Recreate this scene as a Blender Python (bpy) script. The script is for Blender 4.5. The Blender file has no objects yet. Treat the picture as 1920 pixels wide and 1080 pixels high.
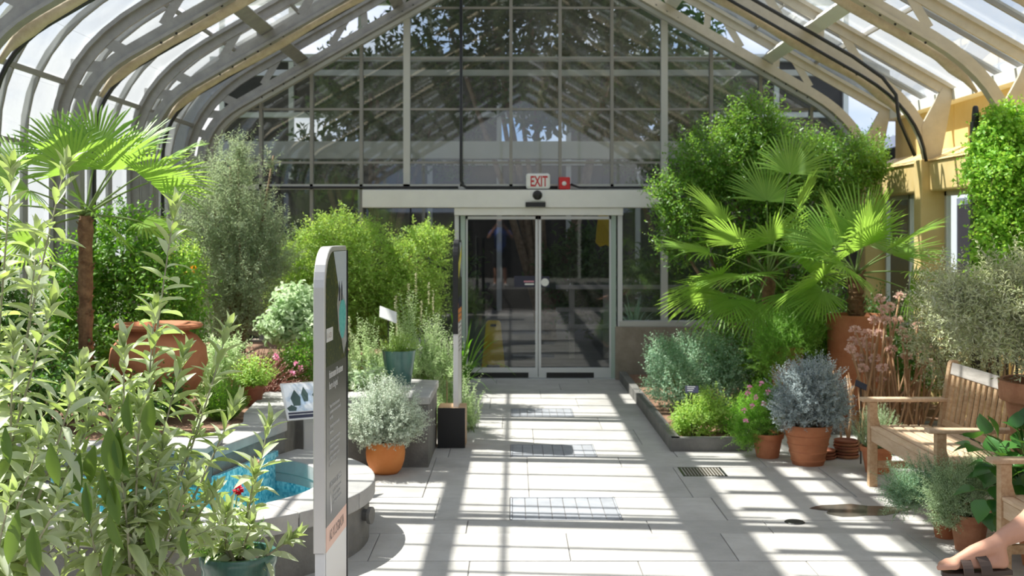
import bpy, bmesh, math, random
import numpy as np
from mathutils import Vector, Matrix, Euler

# ---------------------------------------------------------------- camera, sky, sun, exposure
SC = bpy.context.scene
COL = SC.collection
F, H, CX, CY = 2100.0, 1.85, 962.0, 438.0       # focal length in pixels, eye height, vanishing point
cd = bpy.data.cameras.new('camera')
cam = bpy.data.objects.new('camera', cd); COL.objects.link(cam)
cam.location = (0, 0, H); cam.rotation_euler = (math.pi/2, 0, 0)
cd.sensor_width = 36.0; cd.lens = F/1920*36
cd.shift_x = -(CX-960)/1920; cd.shift_y = -(540-CY)/1920
cd.clip_start = 0.3; cd.clip_end = 300
cd.dof.use_dof = True; cd.dof.focus_distance = 4.5; cd.dof.aperture_fstop = 4.6
SC.camera = cam
SC.view_settings.view_transform = 'Standard'; SC.view_settings.look = 'None'
SC.view_settings.gamma = 1.0; SC.view_settings.use_curve_mapping = False
SC.view_settings.exposure = 0.1
SC.cycles.transparent_max_bounces = 24
SC.cycles.max_bounces = 8; SC.cycles.diffuse_bounces = 4; SC.cycles.glossy_bounces = 3
SC.cycles.caustics_reflective = False; SC.cycles.caustics_refractive = False
SC.cycles.sample_clamp_indirect = 6.0

W = bpy.data.worlds.new('sky'); SC.world = W; W.use_nodes = True
nt = W.node_tree; nt.nodes.clear()
def wn(t, **k):
    n = nt.nodes.new(t)
    for a, b in k.items(): setattr(n, a, b)
    return n
tc = wn('ShaderNodeTexCoord'); nz = wn('ShaderNodeTexNoise'); rp = wn('ShaderNodeValToRGB')
mp = wn('ShaderNodeMapping'); mp.inputs['Scale'].default_value = (1, 1, 2.2)
nz.inputs['Scale'].default_value = 2.6; nz.inputs['Detail'].default_value = 6
rp.color_ramp.elements[0].position = .36; rp.color_ramp.elements[0].color = (.26, .45, .82, 1)
rp.color_ramp.elements[1].position = .58; rp.color_ramp.elements[1].color = (.98, .98, 1.0, 1)
bg = wn('ShaderNodeBackground'); bg.inputs['Strength'].default_value = 1.15
wo = wn('ShaderNodeOutputWorld')
L_ = nt.links.new
L_(tc.outputs['Generated'], mp.inputs['Vector']); L_(mp.outputs[0], nz.inputs['Vector'])
L_(nz.outputs['Fac'], rp.inputs[0]); L_(rp.outputs[0], bg.inputs[0]); L_(bg.outputs[0], wo.inputs[0])

sl = bpy.data.lights.new('sun', 'SUN'); sl.energy = 11.5; sl.angle = math.radians(.6); sl.color = (1, .955, .88)
sun = bpy.data.objects.new('sun', sl); COL.objects.link(sun)
SUNA, SUNB = .55, .20                                # shadow shift per metre of height: +x, -y
sun.rotation_euler = Vector((SUNA, -SUNB, -1)).to_track_quat('-Z', 'Y').to_euler()
sun.location = (-6, 6, 14)

# ---------------------------------------------------------------- helpers
def at(px, py, Y):
    return Vector(((px-CX)/F*Y, Y, H-(py-CY)/F*Y))
def gnd(px, py, z=0.0):
    Y = F*(H-z)/(py-CY); return Vector(((px-CX)/F*Y, Y, z))

MATS = {}
def nodes_of(m):
    m.use_nodes = True; t = m.node_tree; t.nodes.clear(); return t
def mat(name, col, rough=.6, metal=0, col2=None, nscale=6, bump=0, bscale=40, stretch=None, spec=.5, vary=0, lo=.35, hi=.65):
    m = bpy.data.materials.new(name); t = nodes_of(m); N = t.nodes.new; L = t.links.new
    out = N('ShaderNodeOutputMaterial'); b = N('ShaderNodeBsdfPrincipled'); L(b.outputs[0], out.inputs[0])
    b.inputs['Roughness'].default_value = rough; b.inputs['Metallic'].default_value = metal
    b.inputs['Specular IOR Level'].default_value = spec
    b.inputs['Base Color'].default_value = (*col, 1)
    if col2 is not None or bump or vary:
        c = N('ShaderNodeTexCoord'); mpn = N('ShaderNodeMapping'); L(c.outputs['Object'], mpn.inputs[0])
        if stretch: mpn.inputs['Scale'].default_value = stretch
        src = None
        if col2 is not None:
            n = N('ShaderNodeTexNoise'); n.inputs['Scale'].default_value = nscale; n.inputs['Detail'].default_value = 8
            n.inputs['Roughness'].default_value = .65
            L(mpn.outputs[0], n.inputs['Vector'])
            r = N('ShaderNodeValToRGB'); r.color_ramp.elements[0].position = lo; r.color_ramp.elements[1].position = hi
            r.color_ramp.elements[0].color = (*col, 1); r.color_ramp.elements[1].color = (*col2, 1)
            L(n.outputs['Fac'], r.inputs[0]); src = r.outputs[0]
        if vary:
            oi = N('ShaderNodeObjectInfo'); mr = N('ShaderNodeMapRange'); mr.inputs[3].default_value = 1-vary; mr.inputs[4].default_value = 1+vary
            L(oi.outputs['Random'], mr.inputs[0])
            hs = N('ShaderNodeHueSaturation'); L(mr.outputs[0], hs.inputs['Value'])
            if src: L(src, hs.inputs['Color'])
            else: hs.inputs['Color'].default_value = (*col, 1)
            src = hs.outputs[0]
        if src: L(src, b.inputs['Base Color'])
        if bump:
            n2 = N('ShaderNodeTexNoise'); n2.inputs['Scale'].default_value = bscale; n2.inputs['Detail'].default_value = 6
            L(mpn.outputs[0], n2.inputs['Vector'])
            bp = N('ShaderNodeBump'); bp.inputs['Strength'].default_value = bump; bp.inputs['Distance'].default_value = .01
            L(n2.outputs['Fac'], bp.inputs['Height']); L(bp.outputs[0], b.inputs['Normal'])
    MATS[name] = m; return m
def leafmat(name, c1, c2, trans=.35, rough=.5, tcol=None, under=None, spec=.4):
    m = bpy.data.materials.new(name); t = nodes_of(m); N = t.nodes.new; L = t.links.new
    out = N('ShaderNodeOutputMaterial'); b = N('ShaderNodeBsdfPrincipled'); tr = N('ShaderNodeBsdfTranslucent'); mx = N('ShaderNodeMixShader')
    g = N('ShaderNodeNewGeometry'); oi = N('ShaderNodeObjectInfo'); ad = N('ShaderNodeMath'); ad.operation = 'ADD'
    fr = N('ShaderNodeMath'); fr.operation = 'FRACT'
    L(g.outputs['Random Per Island'], ad.inputs[0]); L(oi.outputs['Random'], ad.inputs[1]); L(ad.outputs[0], fr.inputs[0])
    r = N('ShaderNodeValToRGB'); r.color_ramp.elements[0].color = (*c1, 1); r.color_ramp.elements[1].color = (*c2, 1)
    L(fr.outputs[0], r.inputs[0]); src = r.outputs[0]
    if under:
        mc = N('ShaderNodeMix'); mc.data_type = 'RGBA'; L(g.outputs['Backfacing'], mc.inputs[0]); L(src, mc.inputs[6])
        mc.inputs[7].default_value = (*under, 1); src = mc.outputs[2]
    L(src, b.inputs['Base Color']); b.inputs['Roughness'].default_value = rough; b.inputs['Specular IOR Level'].default_value = spec
    if tcol: tr.inputs[0].default_value = (*tcol, 1)
    else:
        hs = N('ShaderNodeHueSaturation'); hs.inputs['Saturation'].default_value = 1.15; hs.inputs['Value'].default_value = 1.7
        L(r.outputs[0], hs.inputs['Color']); L(hs.outputs[0], tr.inputs[0])
    mx.inputs[0].default_value = trans
    L(b.outputs[0], mx.inputs[1]); L(tr.outputs[0], mx.inputs[2]); L(mx.outputs[0], out.inputs[0])
    MATS[name] = m; return m
def glassmat(name, tint, dirt=.0, refl=1.5, dcol=(.8, .82, .8), milk=0.0):
    m = bpy.data.materials.new(name); t = nodes_of(m); N = t.nodes.new; L = t.links.new
    out = N('ShaderNodeOutputMaterial'); tr = N('ShaderNodeBsdfTransparent'); gl = N('ShaderNodeBsdfGlossy'); fr = N('ShaderNodeFresnel')
    tr.inputs[0].default_value = (*tint, 1); gl.inputs['Roughness'].default_value = .02; 
    gm = N('ShaderNodeNewGeometry'); mi = N('ShaderNodeMapRange'); mi.inputs[3].default_value = refl; mi.inputs[4].default_value = 1/refl
    L(gm.outputs['Backfacing'], mi.inputs[0]); L(mi.outputs[0], fr.inputs[0])      # the exit face reflects like the entry face
    mx = N('ShaderNodeMixShader'); L(fr.outputs[0], mx.inputs[0]); L(tr.outputs[0], mx.inputs[1]); L(gl.outputs[0], mx.inputs[2])
    res = mx.outputs[0]
    if dirt or milk:
        df = N('ShaderNodeBsdfDiffuse'); df.inputs[0].default_value = (*dcol, 1)
        tl = N('ShaderNodeBsdfTranslucent'); tl.inputs[0].default_value = (*dcol, 1)
        ms = N('ShaderNodeMixShader'); ms.inputs[0].default_value = .5; L(df.outputs[0], ms.inputs[1]); L(tl.outputs[0], ms.inputs[2])
        c = N('ShaderNodeTexCoord'); n = N('ShaderNodeTexNoise'); n.inputs['Scale'].default_value = 1.7; n.inputs['Detail'].default_value = 7
        L(c.outputs['Object'], n.inputs['Vector'])
        mr = N('ShaderNodeMapRange'); mr.inputs[1].default_value = .35; mr.inputs[2].default_value = .7
        mr.inputs[3].default_value = milk; mr.inputs[4].default_value = milk+dirt; L(n.outputs['Fac'], mr.inputs[0])
        m2 = N('ShaderNodeMixShader'); L(mr.outputs[0], m2.inputs[0]); L(res, m2.inputs[1]); L(ms.outputs[0], m2.inputs[2]); res = m2.outputs[0]
    L(res, out.inputs[0]); MATS[name] = m; return m

# materials ----------------------------------------------------------------
mat('paving', (.40, .382, .362), .75, col2=(.50, .482, .46), nscale=3.5, bump=.25, bscale=60, vary=.09)
mat('bedding', (.22, .21, .20), .9)
mat('paving_grey', (.29, .30, .33), .6, col2=(.36, .37, .40), nscale=8, vary=.06)
mat('concrete', (.13, .126, .118), .8, col2=(.20, .194, .18), nscale=5, bump=.35, bscale=70)
mat('coping', (.31, .30, .295), .7, col2=(.41, .40, .385), nscale=4, bump=.2, bscale=60, vary=.06)
mat('stone_wall', (.26, .22, .18), .8, col2=(.36, .31, .26), nscale=5, bump=.3, bscale=50)
mat('steel_paint', (.25, .24, .235), .5, col2=(.36, .35, .335), nscale=9, lo=.3, hi=.7)
mat('steel_lit', (.50, .45, .36), .5, col2=(.60, .54, .44), nscale=9, lo=.3, hi=.7)  # right rafters: warm bounce light put into the steel colour
mat('bar_paint', (.30, .29, .27), .5)
mat('mullion_paint', (.55, .55, .53), .45)
mat('white_paint', (.82, .81, .78), .45, col2=(.87, .86, .83), nscale=4)
mat('yellow_paint', (.80, .58, .24), .55, col2=(.86, .66, .33), nscale=3)
mat('drain_brown', (.06, .048, .03), .6)
mat('black_metal', (.012, .012, .013), .4)
mat('dark_pipe', (.02, .02, .022), .4)
mat('rubber', (.02, .02, .02), .7)
mat('alu', (.66, .67, .69), .35, metal=.25)
mat('alu_green', (.42, .52, .47), .4)
mat('shade_cloth', (.50, .41, .29), .85, col2=(.62, .53, .40), nscale=14, bump=.4, bscale=30)
mat('teak', (.42, .26, .14), .6, col2=(.56, .39, .24), nscale=7, stretch=(6, 1.2, 6), bump=.2, bscale=50, vary=.12)
mat('teak_light', (.54, .37, .23), .6, col2=(.66, .49, .34), nscale=7, stretch=(6, 1.2, 6), bump=.2, bscale=50, vary=.1)
mat('teak_grey', (.36, .33, .30), .7, col2=(.45, .42, .39), nscale=7, stretch=(6, 1, 6), bump=.2, bscale=50)
mat('plywood', (.48, .30, .17), .6, col2=(.58, .39, .24), nscale=8, stretch=(2, 2, 14))
mat('terracotta', (.40, .135, .055), .8, col2=(.52, .21, .10), nscale=4, bump=.25, bscale=50, vary=.1)
mat('terracotta_old', (.30, .12, .06), .85, col2=(.46, .22, .12), nscale=5, bump=.3, bscale=50)
mat('terracotta_orange', (.62, .19, .04), .65, col2=(.70, .26, .07), nscale=5, bump=.15, bscale=30)
mat('terracotta_dark', (.20, .065, .035), .8, col2=(.30, .11, .06), nscale=3, bump=.2, bscale=40)
mat('teal_glaze', (.035, .10, .095), .22, col2=(.10, .22, .19), nscale=7, stretch=(1, 1, .35))
mat('soil', (.03, .022, .016), .95, col2=(.07, .05, .035), nscale=25, bump=.8, bscale=60)
mat('mulch', (.16, .085, .05), .9, col2=(.34, .20, .13), nscale=30, bump=.8, bscale=60)
mat('gravel', (.42, .34, .28), .9, col2=(.58, .48, .40), nscale=30, bump=.8, bscale=60)
mat('sign_white', (.74, .73, .72), .4)
mat('sign_edge', (.55, .54, .53), .3, metal=.4)
mat('sign_grey', (.075, .07, .064), .28)
mat('sign_pink', (.80, .52, .42), .5)
mat('sign_text', (.55, .55, .54), .5)
mat('sign_ink', (.25, .18, .16), .5)
mat('sign_meadow', (.020, .028, .012), .35, col2=(.20, .19, .03), nscale=60, lo=.52, hi=.70)
mat('sign_sky', (.42, .47, .52), .35)
mat('sign_rock', (.24, .24, .23), .4, col2=(.36, .36, .35), nscale=40)
mat('sign_teal', (.05, .34, .33), .35, col2=(.18, .52, .48), nscale=50)
mat('sign_navy', (.02, .022, .05), .4)
mat('sign_orange', (.72, .28, .08), .5)
mat('sign_yellow', (.62, .58, .10), .5)
mat('exit_red', (.55, .02, .025), .4)
mat('alarm_red', (.60, .02, .02), .35)
mat('lamp_white', (.85, .85, .83), .4)
mat('safety_yellow', (.78, .52, .02), .45)
mat('palm_bark', (.12, .06, .03), .95, col2=(.26, .15, .08), nscale=18, bump=1.0, bscale=25)
mat('bark', (.16, .10, .06), .9, col2=(.28, .20, .13), nscale=14, bump=.6, bscale=30)
mat('stem_grey', (.26, .25, .17), .8, col2=(.36, .34, .25), nscale=20)
mat('stem_brown', (.36, .20, .10), .8, col2=(.48, .30, .17), nscale=14)
mat('stem_red', (.30, .12, .09), .8, col2=(.44, .22, .17), nscale=14)
mat('stem_green', (.16, .24, .06), .7)
mat('skin', (.50, .255, .17), .5, col2=(.56, .30, .21), nscale=6)
mat('hair_light', (.55, .42, .25), .7); mat('hair_dark', (.04, .03, .02), .7)
mat('shirt_pink', (.62, .28, .34), .8); mat('shirt_blue', (.06, .12, .42), .8)
mat('shorts_dark', (.03, .03, .035), .85); mat('trouser_grey', (.20, .21, .24), .85)
mat('shoe_white', (.8, .8, .8), .6); mat('sandal_brown', (.055, .035, .028), .55); mat('sole_cork', (.34, .20, .12), .8)
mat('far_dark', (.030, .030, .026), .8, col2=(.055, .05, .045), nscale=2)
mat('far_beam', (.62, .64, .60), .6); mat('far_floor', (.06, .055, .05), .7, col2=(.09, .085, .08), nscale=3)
mat('far_wall', (.74, .80, .88), .8); mat('far_trim', (.20, .24, .34), .7); mat('grass_out', (.10, .14, .05), .95, col2=(.16, .19, .09), nscale=2)
mat('panel_photo', (.42, .55, .70), .3, col2=(.85, .88, .92), nscale=9, lo=.42, hi=.55)
mat('panel_dark', (.05, .09, .08), .3)
mat('pool_floor', (.34, .80, .86), .4, col2=(.55, .90, .93), nscale=5)
glassmat('glass', (.94, .96, .95), dirt=.04)
glassmat('glass_gable', (.88, .90, .88), dirt=.07, dcol=(.55, .52, .46), milk=.035, refl=1.75)
glassmat('glass_door', (.80, .82, .82), refl=1.6)
glassmat('glass_roof', (.95, .97, .97), dirt=.13, milk=.03, dcol=(.9, .92, .9))
glassmat('water', (.80, .98, .99), refl=1.33)
def tilemat():
    m = bpy.data.materials.new('mosaic'); t = nodes_of(m); N = t.nodes.new; L = t.links.new
    out = N('ShaderNodeOutputMaterial'); b = N('ShaderNodeBsdfPrincipled'); L(b.outputs[0], out.inputs[0])
    c = N('ShaderNodeTexCoord'); v = N('ShaderNodeTexVoronoi'); v.distance = 'CHEBYCHEV'; v.inputs['Scale'].default_value = 55; v.inputs['Randomness'].default_value = .25
    L(c.outputs['Object'], v.inputs['Vector']); r = N('ShaderNodeValToRGB')
    r.color_ramp.elements[0].color = (.04, .34, .48, 1); r.color_ramp.elements[1].color = (.45, .80, .86, 1)
    sp = N('ShaderNodeSeparateColor'); L(v.outputs['Color'], sp.inputs[0]); L(sp.outputs[0], r.inputs[0]); L(r.outputs[0], b.inputs['Base Color'])
    b.inputs['Roughness'].default_value = .2; MATS['mosaic'] = m
tilemat()

class MB:
    """collects shapes into one mesh"""
    def __init__(s): s.v = []; s.f = []
    def add(s, vs, fs):
        o = len(s.v); s.v += [tuple(x) for x in vs]; s.f += [tuple(i+o for i in f) for f in fs]; return s
    def box(s, x0, x1, y0, y1, z0, z1):
        return s.add([(x0,y0,z0),(x1,y0,z0),(x1,y1,z0),(x0,y1,z0),(x0,y0,z1),(x1,y0,z1),(x1,y1,z1),(x0,y1,z1)],
                     [(0,3,2,1),(4,5,6,7),(0,1,5,4),(1,2,6,5),(2,3,7,6),(3,0,4,7)])
    def beam(s, p, q, w, h, up=(0,0,1)):
        p, q = Vector(p), Vector(q); d = (q-p).normalized(); u = Vector(up)
        sd = d.cross(u)
        if sd.length < 1e-4: sd = d.cross(Vector((1,0,0)))
        sd.normalize(); u = sd.cross(d).normalized(); a = sd*w/2; b = u*h/2
        vs = [p-a-b, p+a-b, p+a+b, p-a+b, q-a-b, q+a-b, q+a+b, q-a+b]
        return s.add(vs, [(0,3,2,1),(4,5,6,7),(0,1,5,4),(1,2,6,5),(2,3,7,6),(3,0,4,7)][0:0]+[(3,2,1,0),(4,5,6,7),(0,1,5,4),(1,2,6,5),(2,3,7,6),(3,0,4,7)])
    def tube(s, pts, r, n=6, cap=True):
        pts = [Vector(p) for p in pts]; m = len(pts)
        rs = r if hasattr(r, '__len__') else [r]*m
        d0 = (pts[1]-pts[0]).normalized(); ref = Vector((0,0,1)) if abs(d0.z) < .9 else Vector((1,0,0))
        u = d0.cross(ref).normalized(); vs = []
        for i in range(m):
            d = (pts[min(i+1, m-1)]-pts[max(i-1, 0)]).normalized()
            u = (u-d*u.dot(d)).normalized(); w = d.cross(u)
            for k in range(n):
                a = 2*math.pi*k/n; vs.append(pts[i]+(u*math.cos(a)+w*math.sin(a))*rs[i])
        fs = [(i*n+k, i*n+(k+1) % n, (i+1)*n+(k+1) % n, (i+1)*n+k) for i in range(m-1) for k in range(n)]
        if cap: fs += [tuple(range(n-1, -1, -1)), tuple((m-1)*n+k for k in range(n))]
        return s.add(vs, fs)
    def lathe(s, prof, c=(0,0,0), n=32, sx=1, sy=1):
        vs = []; m = len(prof)
        for r, z in prof:
            for k in range(n):
                a = 2*math.pi*k/n; vs.append((c[0]+r*sx*math.cos(a), c[1]+r*sy*math.sin(a), c[2]+z))
        fs = [(i*n+k, i*n+(k+1) % n, (i+1)*n+(k+1) % n, (i+1)*n+k) for i in range(m-1) for k in range(n)]
        fs += [tuple(range(n-1, -1, -1)), tuple((m-1)*n+k for k in range(n))]
        return s.add(vs, fs)
    def prism(s, poly, fn, d0, d1):
        """poly of (a,b); fn(a,b,d)->xyz"""
        n = len(poly)
        vs = [fn(a, b, d0) for a, b in poly]+[fn(a, b, d1) for a, b in poly]
        return s.add(vs, [tuple(range(n-1, -1, -1)), tuple(range(n, 2*n))]+[(k, (k+1) % n, n+(k+1) % n, n+k) for k in range(n)])
    def sweep(s, pts, y, wy, h, off=0):
        """rectangular section swept along a profile of (x,z)"""
        m = len(pts); vs = []
        for i in range(m):
            a = Vector(pts[max(i-1, 0)]); b = Vector(pts[min(i+1, m-1)]); t = (b-a).normalized(); nrm = Vector((-t.y, t.x))
            p = Vector(pts[i])+nrm*off
            for yy, hh in ((-1,-1),(1,-1),(1,1),(-1,1)):
                q = p+nrm*hh*h/2; vs.append((q.x, y+yy*wy/2, q.y))
        fs = [(i*4+k, i*4+(k+1) % 4, (i+1)*4+(k+1) % 4, (i+1)*4+k) for i in range(m-1) for k in range(4)]
        fs += [(3,2,1,0), tuple((m-1)*4+k for k in range(4))]
        return s.add(vs, fs)
    def ellipsoid(s, c, r, n=16, m=10, rot=None):
        vs = []; R = rot or Matrix.Identity(3)
        for i in range(m+1):
            p = math.pi*i/m
            for k in range(n):
                a = 2*math.pi*k/n
                q = R @ Vector((r[0]*math.sin(p)*math.cos(a), r[1]*math.sin(p)*math.sin(a), r[2]*math.cos(p)))
                vs.append((c[0]+q.x, c[1]+q.y, c[2]+q.z))
        fs = [(i*n+k, (i+1)*n+k, (i+1)*n+(k+1) % n, i*n+(k+1) % n) for i in range(m) for k in range(n)]
        return s.add(vs, fs)
    def mesh(s, name, fix=True):
        me = bpy.data.meshes.new(name); me.from_pydata(s.v, [], s.f)
        if fix:
            b = bmesh.new(); b.from_mesh(me); bmesh.ops.remove_doubles(b, verts=b.verts, dist=1e-6)
            bmesh.ops.recalc_face_normals(b, faces=b.faces); b.to_mesh(me); b.free()
        return me
BASE = {}
def link(name, me, m=None, parent=None, smooth=False, bevel=0):
    o = bpy.data.objects.new(name, me); COL.objects.link(o)
    if m:
        if not me.materials: me.materials.append(MATS[m])
    if smooth: me.polygons.foreach_set('use_smooth', [True]*len(me.polygons))
    if bevel:
        b = o.modifiers.new('bevel', 'BEVEL'); b.width = bevel; b.segments = 2; b.limit_method = 'ANGLE'; b.angle_limit = math.radians(40)
    if parent is not None:
        o.parent = parent
        if parent.type == 'EMPTY': o.matrix_parent_inverse = Matrix.Translation(-parent.location)
    return o
def obj(name, mb, m=None, parent=None, smooth=False, bevel=0, auto=None):
    o = link(name, mb.mesh(name), m, parent, smooth, bevel)
    if auto: smooth_by_angle(o.data, auto)
    return o
def smooth_by_angle(me, deg=35):
    b = bmesh.new(); b.from_mesh(me)
    for f in b.faces: f.smooth = True
    for e in b.edges:
        if len(e.link_faces) == 2 and e.calc_face_angle(0) > math.radians(deg): e.smooth = False
    b.to_mesh(me); b.free()
def tag(o, label=None, cat=None, group=None, kind=None):
    if label: o['label'] = label
    if cat: o['category'] = cat
    if group: o['group'] = group
    if kind: o['kind'] = kind
    return o
def thing(name, label, cat, loc=(0,0,0), group=None):
    o = bpy.data.objects.new(name, None); COL.objects.link(o); o.location = loc; o.empty_display_size = .1
    return tag(o, label, cat, group)
def struct(name, loc=(0,0,0)):
    o = bpy.data.objects.new(name, None); COL.objects.link(o); o.location = loc; o['kind'] = 'structure'; return o
def dup(o, parent=None, loc=None, label=None, group=None):
    c = o.copy(); COL.objects.link(c)
    if parent is not None: c.parent = parent
    if loc is not None: c.location = loc
    if label: c['label'] = label
    if group: c['group'] = group
    for ch in list(o.children): dup(ch, c)
    return c
def text(name, s, size, M, m, parent, ext=.0006, xs=1.0, bold=0):
    cu = bpy.data.curves.new(name, 'FONT'); cu.body = s; cu.size = size; cu.extrude = ext; cu.offset = bold; cu.resolution_u = 3
    t = bpy.data.objects.new('t', cu); COL.objects.link(t)
    me = bpy.data.meshes.new_from_object(t.evaluated_get(bpy.context.evaluated_depsgraph_get()))
    bpy.data.objects.remove(t); bpy.data.curves.remove(cu)
    me.name = name; me.transform(M @ Matrix.Diagonal((xs, 1, 1, 1))); me.materials.clear()
    return link(name, me, m, parent)
def bez(a, c, b, n=8):
    a, c, b = Vector(a), Vector(c), Vector(b)
    return [a*(1-t)**2+c*2*t*(1-t)+b*t*t for t in [i/n for i in range(n+1)]]

# ---------------------------------------------------------------- foliage
def leaf_tmpl(rows, bend=.15, fold=.15):
    """rows of (t, halfwidth) -> verts (along, across, up), triangles; first and last rows may be points"""
    vs = []; idx = []
    for t, w in rows:
        b = -bend*t*t
        if w <= 0: idx.append([len(vs)]); vs.append((t, 0, b))
        else:
            i = len(vs); idx.append([i, i+1, i+2]); vs += [(t, -w, b+fold*w), (t, 0, b), (t, w, b+fold*w)]
    tr = []
    for a, b in zip(idx, idx[1:]):
        if len(a) == 1 and len(b) == 3: tr += [(a[0], b[1], b[0]), (a[0], b[2], b[1])]
        elif len(a) == 3 and len(b) == 1: tr += [(a[0], a[1], b[0]), (a[1], a[2], b[0])]
        elif len(a) == 3: tr += [(a[0], a[1], b[1]), (a[0], b[1], b[0]), (a[1], a[2], b[2]), (a[1], b[2], b[1])]
    return np.array(vs, float), np.array(tr, int)
T2 = leaf_tmpl([(0, 0), (.45, .5), (1, 0)], .12, .25)                          # 4 triangles, folded diamond
TQ = (np.array([(0,0,0),(.5,-.5,.08),(1,0,-.08),(.5,.5,.08)], float), np.array([(0,2,1),(0,3,2)], int))
TN = (np.array([(0,-.5,0),(0,.5,0),(1,0,0)], float), np.array([(0,1,2)], int))  # needle
TO = leaf_tmpl([(0, 0), (.2, .38), (.5, .5), (.8, .36), (1, 0)], .2, .3)       # oval
def nrmz(a): return a/np.maximum(np.linalg.norm(a, axis=-1, keepdims=True), 1e-9)
Z = np.array([0., 0., 1.])
class TM:
    def __init__(s): s.V = []; s.T = []; s.n = 0
    def add(s, V, T): s.V.append(V); s.T.append(T+s.n); s.n += len(V)
    def leaves(s, P, D, N, L, Wd, tm):
        tv, tt = tm; D = nrmz(D); N = nrmz(N-D*(N*D).sum(-1, keepdims=True)); X = np.cross(D, N)
        L = np.broadcast_to(np.asarray(L, float), (len(P),))[:, None, None]; Wd = np.broadcast_to(np.asarray(Wd, float), (len(P),))[:, None, None]
        V = P[:, None]+D[:, None]*tv[None, :, 0:1]*L+X[:, None]*tv[None, :, 1:2]*Wd+N[:, None]*tv[None, :, 2:3]*L
        k = len(tv); T = tt[None]+(np.arange(len(P))*k)[:, None, None]
        s.add(V.reshape(-1, 3), T.reshape(-1, 3))
    def twigs(s, A, B, r):
        D = nrmz(B-A); U = nrmz(np.cross(D, np.array([.3, .5, .8]))); Wv = np.cross(D, U); n = len(A)
        ring = [U*math.cos(a)+Wv*math.sin(a) for a in (0, 2.094, 4.189)]
        V = np.stack([A+q*r for q in ring]+[B+q*r*.4 for q in ring], 1)
        t = np.array([(0,1,4),(0,4,3),(1,2,5),(1,5,4),(2,0,3),(2,3,5)])
        s.add(V.reshape(-1, 3), (t[None]+(np.arange(n)*6)[:, None, None]).reshape(-1, 3))
    def mesh(s, name):
        V = np.concatenate(s.V).astype(np.float32); T = np.concatenate(s.T).astype(np.int32)
        me = bpy.data.meshes.new(name); me.vertices.add(len(V)); me.vertices.foreach_set('co', V.ravel())
        me.loops.add(T.size); me.loops.foreach_set('vertex_index', T.ravel())
        me.polygons.add(len(T)); me.polygons.foreach_set('loop_start', np.arange(0, T.size, 3, dtype=np.int32))
        me.update(calc_edges=True); return me
def foliage(name, tm, m, parent, kind='stuff'):
    o = link(name, tm.mesh(name), m, parent)
    if kind: o['kind'] = kind
    return o
def wands(rg, P0, D, Ln, per, L, Wd, tmpl, ang=.9, t0=0., droop=0., flat=.4, clip=None, leaf=None, twig=None, tr=.003, taper=.35, jit=.25):
    n = len(P0); D = nrmz(np.asarray(D, float)); Ln = np.broadcast_to(np.asarray(Ln, float), (n,))
    t = np.linspace(t0, 1, per)[None, :]+rg.uniform(-.5, .5, (n, per))*(1-t0)/per
    pos = P0[:, None]+D[:, None]*(Ln[:, None]*t)[..., None]-Z*(droop*Ln[:, None]*t*t)[..., None]
    tan = nrmz(D[:, None]-Z*(2*droop*t)[..., None])
    u = nrmz(np.cross(tan, np.array([.31, .52, .79]))); v = np.cross(tan, u)
    az = 2.4*np.arange(per)[None]+rg.uniform(0, 6.28, (n, 1)); az = az[..., None]
    rad = np.cos(az)*u+np.sin(az)*v
    d = nrmz(tan*math.cos(ang)+rad*math.sin(ang)+rg.normal(0, jit, pos.shape))
    nr = nrmz(tan*math.sin(ang)-rad*math.cos(ang))*(1-flat)+Z*flat+rg.normal(0, .2, pos.shape)
    sc = rg.uniform(.65, 1.25, (n, per))*(1-taper*t)
    pos, d, nr, sc = pos.reshape(-1, 3), d.reshape(-1, 3), nr.reshape(-1, 3), sc.reshape(-1)
    if clip is not None:
        k = clip(pos); pos, d, nr, sc = pos[k], d[k], nr[k], sc[k]
    leaf.leaves(pos, d, nr, L*sc, Wd*sc, tmpl)
    if twig is not None:
        A = P0; M = P0+D*(Ln*.5)[:, None]-Z*(droop*Ln*.25)[:, None]; B = P0+D*Ln[:, None]-Z*(droop*Ln)[:, None]
        k = np.ones(n, bool) if clip is None else clip(B)&clip(A)
        twig.twigs(A[k], M[k], tr); twig.twigs(M[k], B[k], tr*.7)
def shell_pts(rg, blobs, n, shell=.5):
    w = np.array([b[6] if len(b) > 6 else b[3]*b[4]*b[5] for b in blobs], float)**(1 if len(blobs[0]) > 6 else .75)
    k = rg.choice(len(blobs), n, p=w/w.sum()); B = np.array([b[:6] for b in blobs], float)[k]
    u = nrmz(rg.normal(0, 1, (n, 3))); r = rg.uniform(shell**3, 1, (n, 1))**(1/3)
    return B[:, :3]+u*r*B[:, 3:6], nrmz(u/B[:, 3:6])
def spray(rg, blobs, n, tl, per, L, Wd, tmpl, leaf, twig=None, up=.4, jit=.5, shell=.5, **k):
    P, U = shell_pts(rg, blobs, n, shell)
    D = U+Z*up+rg.normal(0, jit, P.shape)
    wands(rg, P-nrmz(D)*tl*.5, D, tl*rg.uniform(.6, 1.3, n), per, L, Wd, tmpl, leaf=leaf, twig=twig, **k)
def box_clip(x0=-99, x1=99, y0=-99, y1=99, z0=0, z1=99):
    return lambda p: (p[:, 0] > x0)&(p[:, 0] < x1)&(p[:, 1] > y0)&(p[:, 1] < y1)&(p[:, 2] > z0)&(p[:, 2] < z1)
def pblob(px, py, Y, rx, ry, rz): 
    c = at(px, py, Y); s = Y/F; return (c.x, Y, c.z, rx*s, ry, rz*s)
# ================================================================ THE SETTING
rnd = random.Random(4); RG = np.random.default_rng(11)
GY = 14.3                                            # gable wall
RX = .27                                             # ridge
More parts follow.
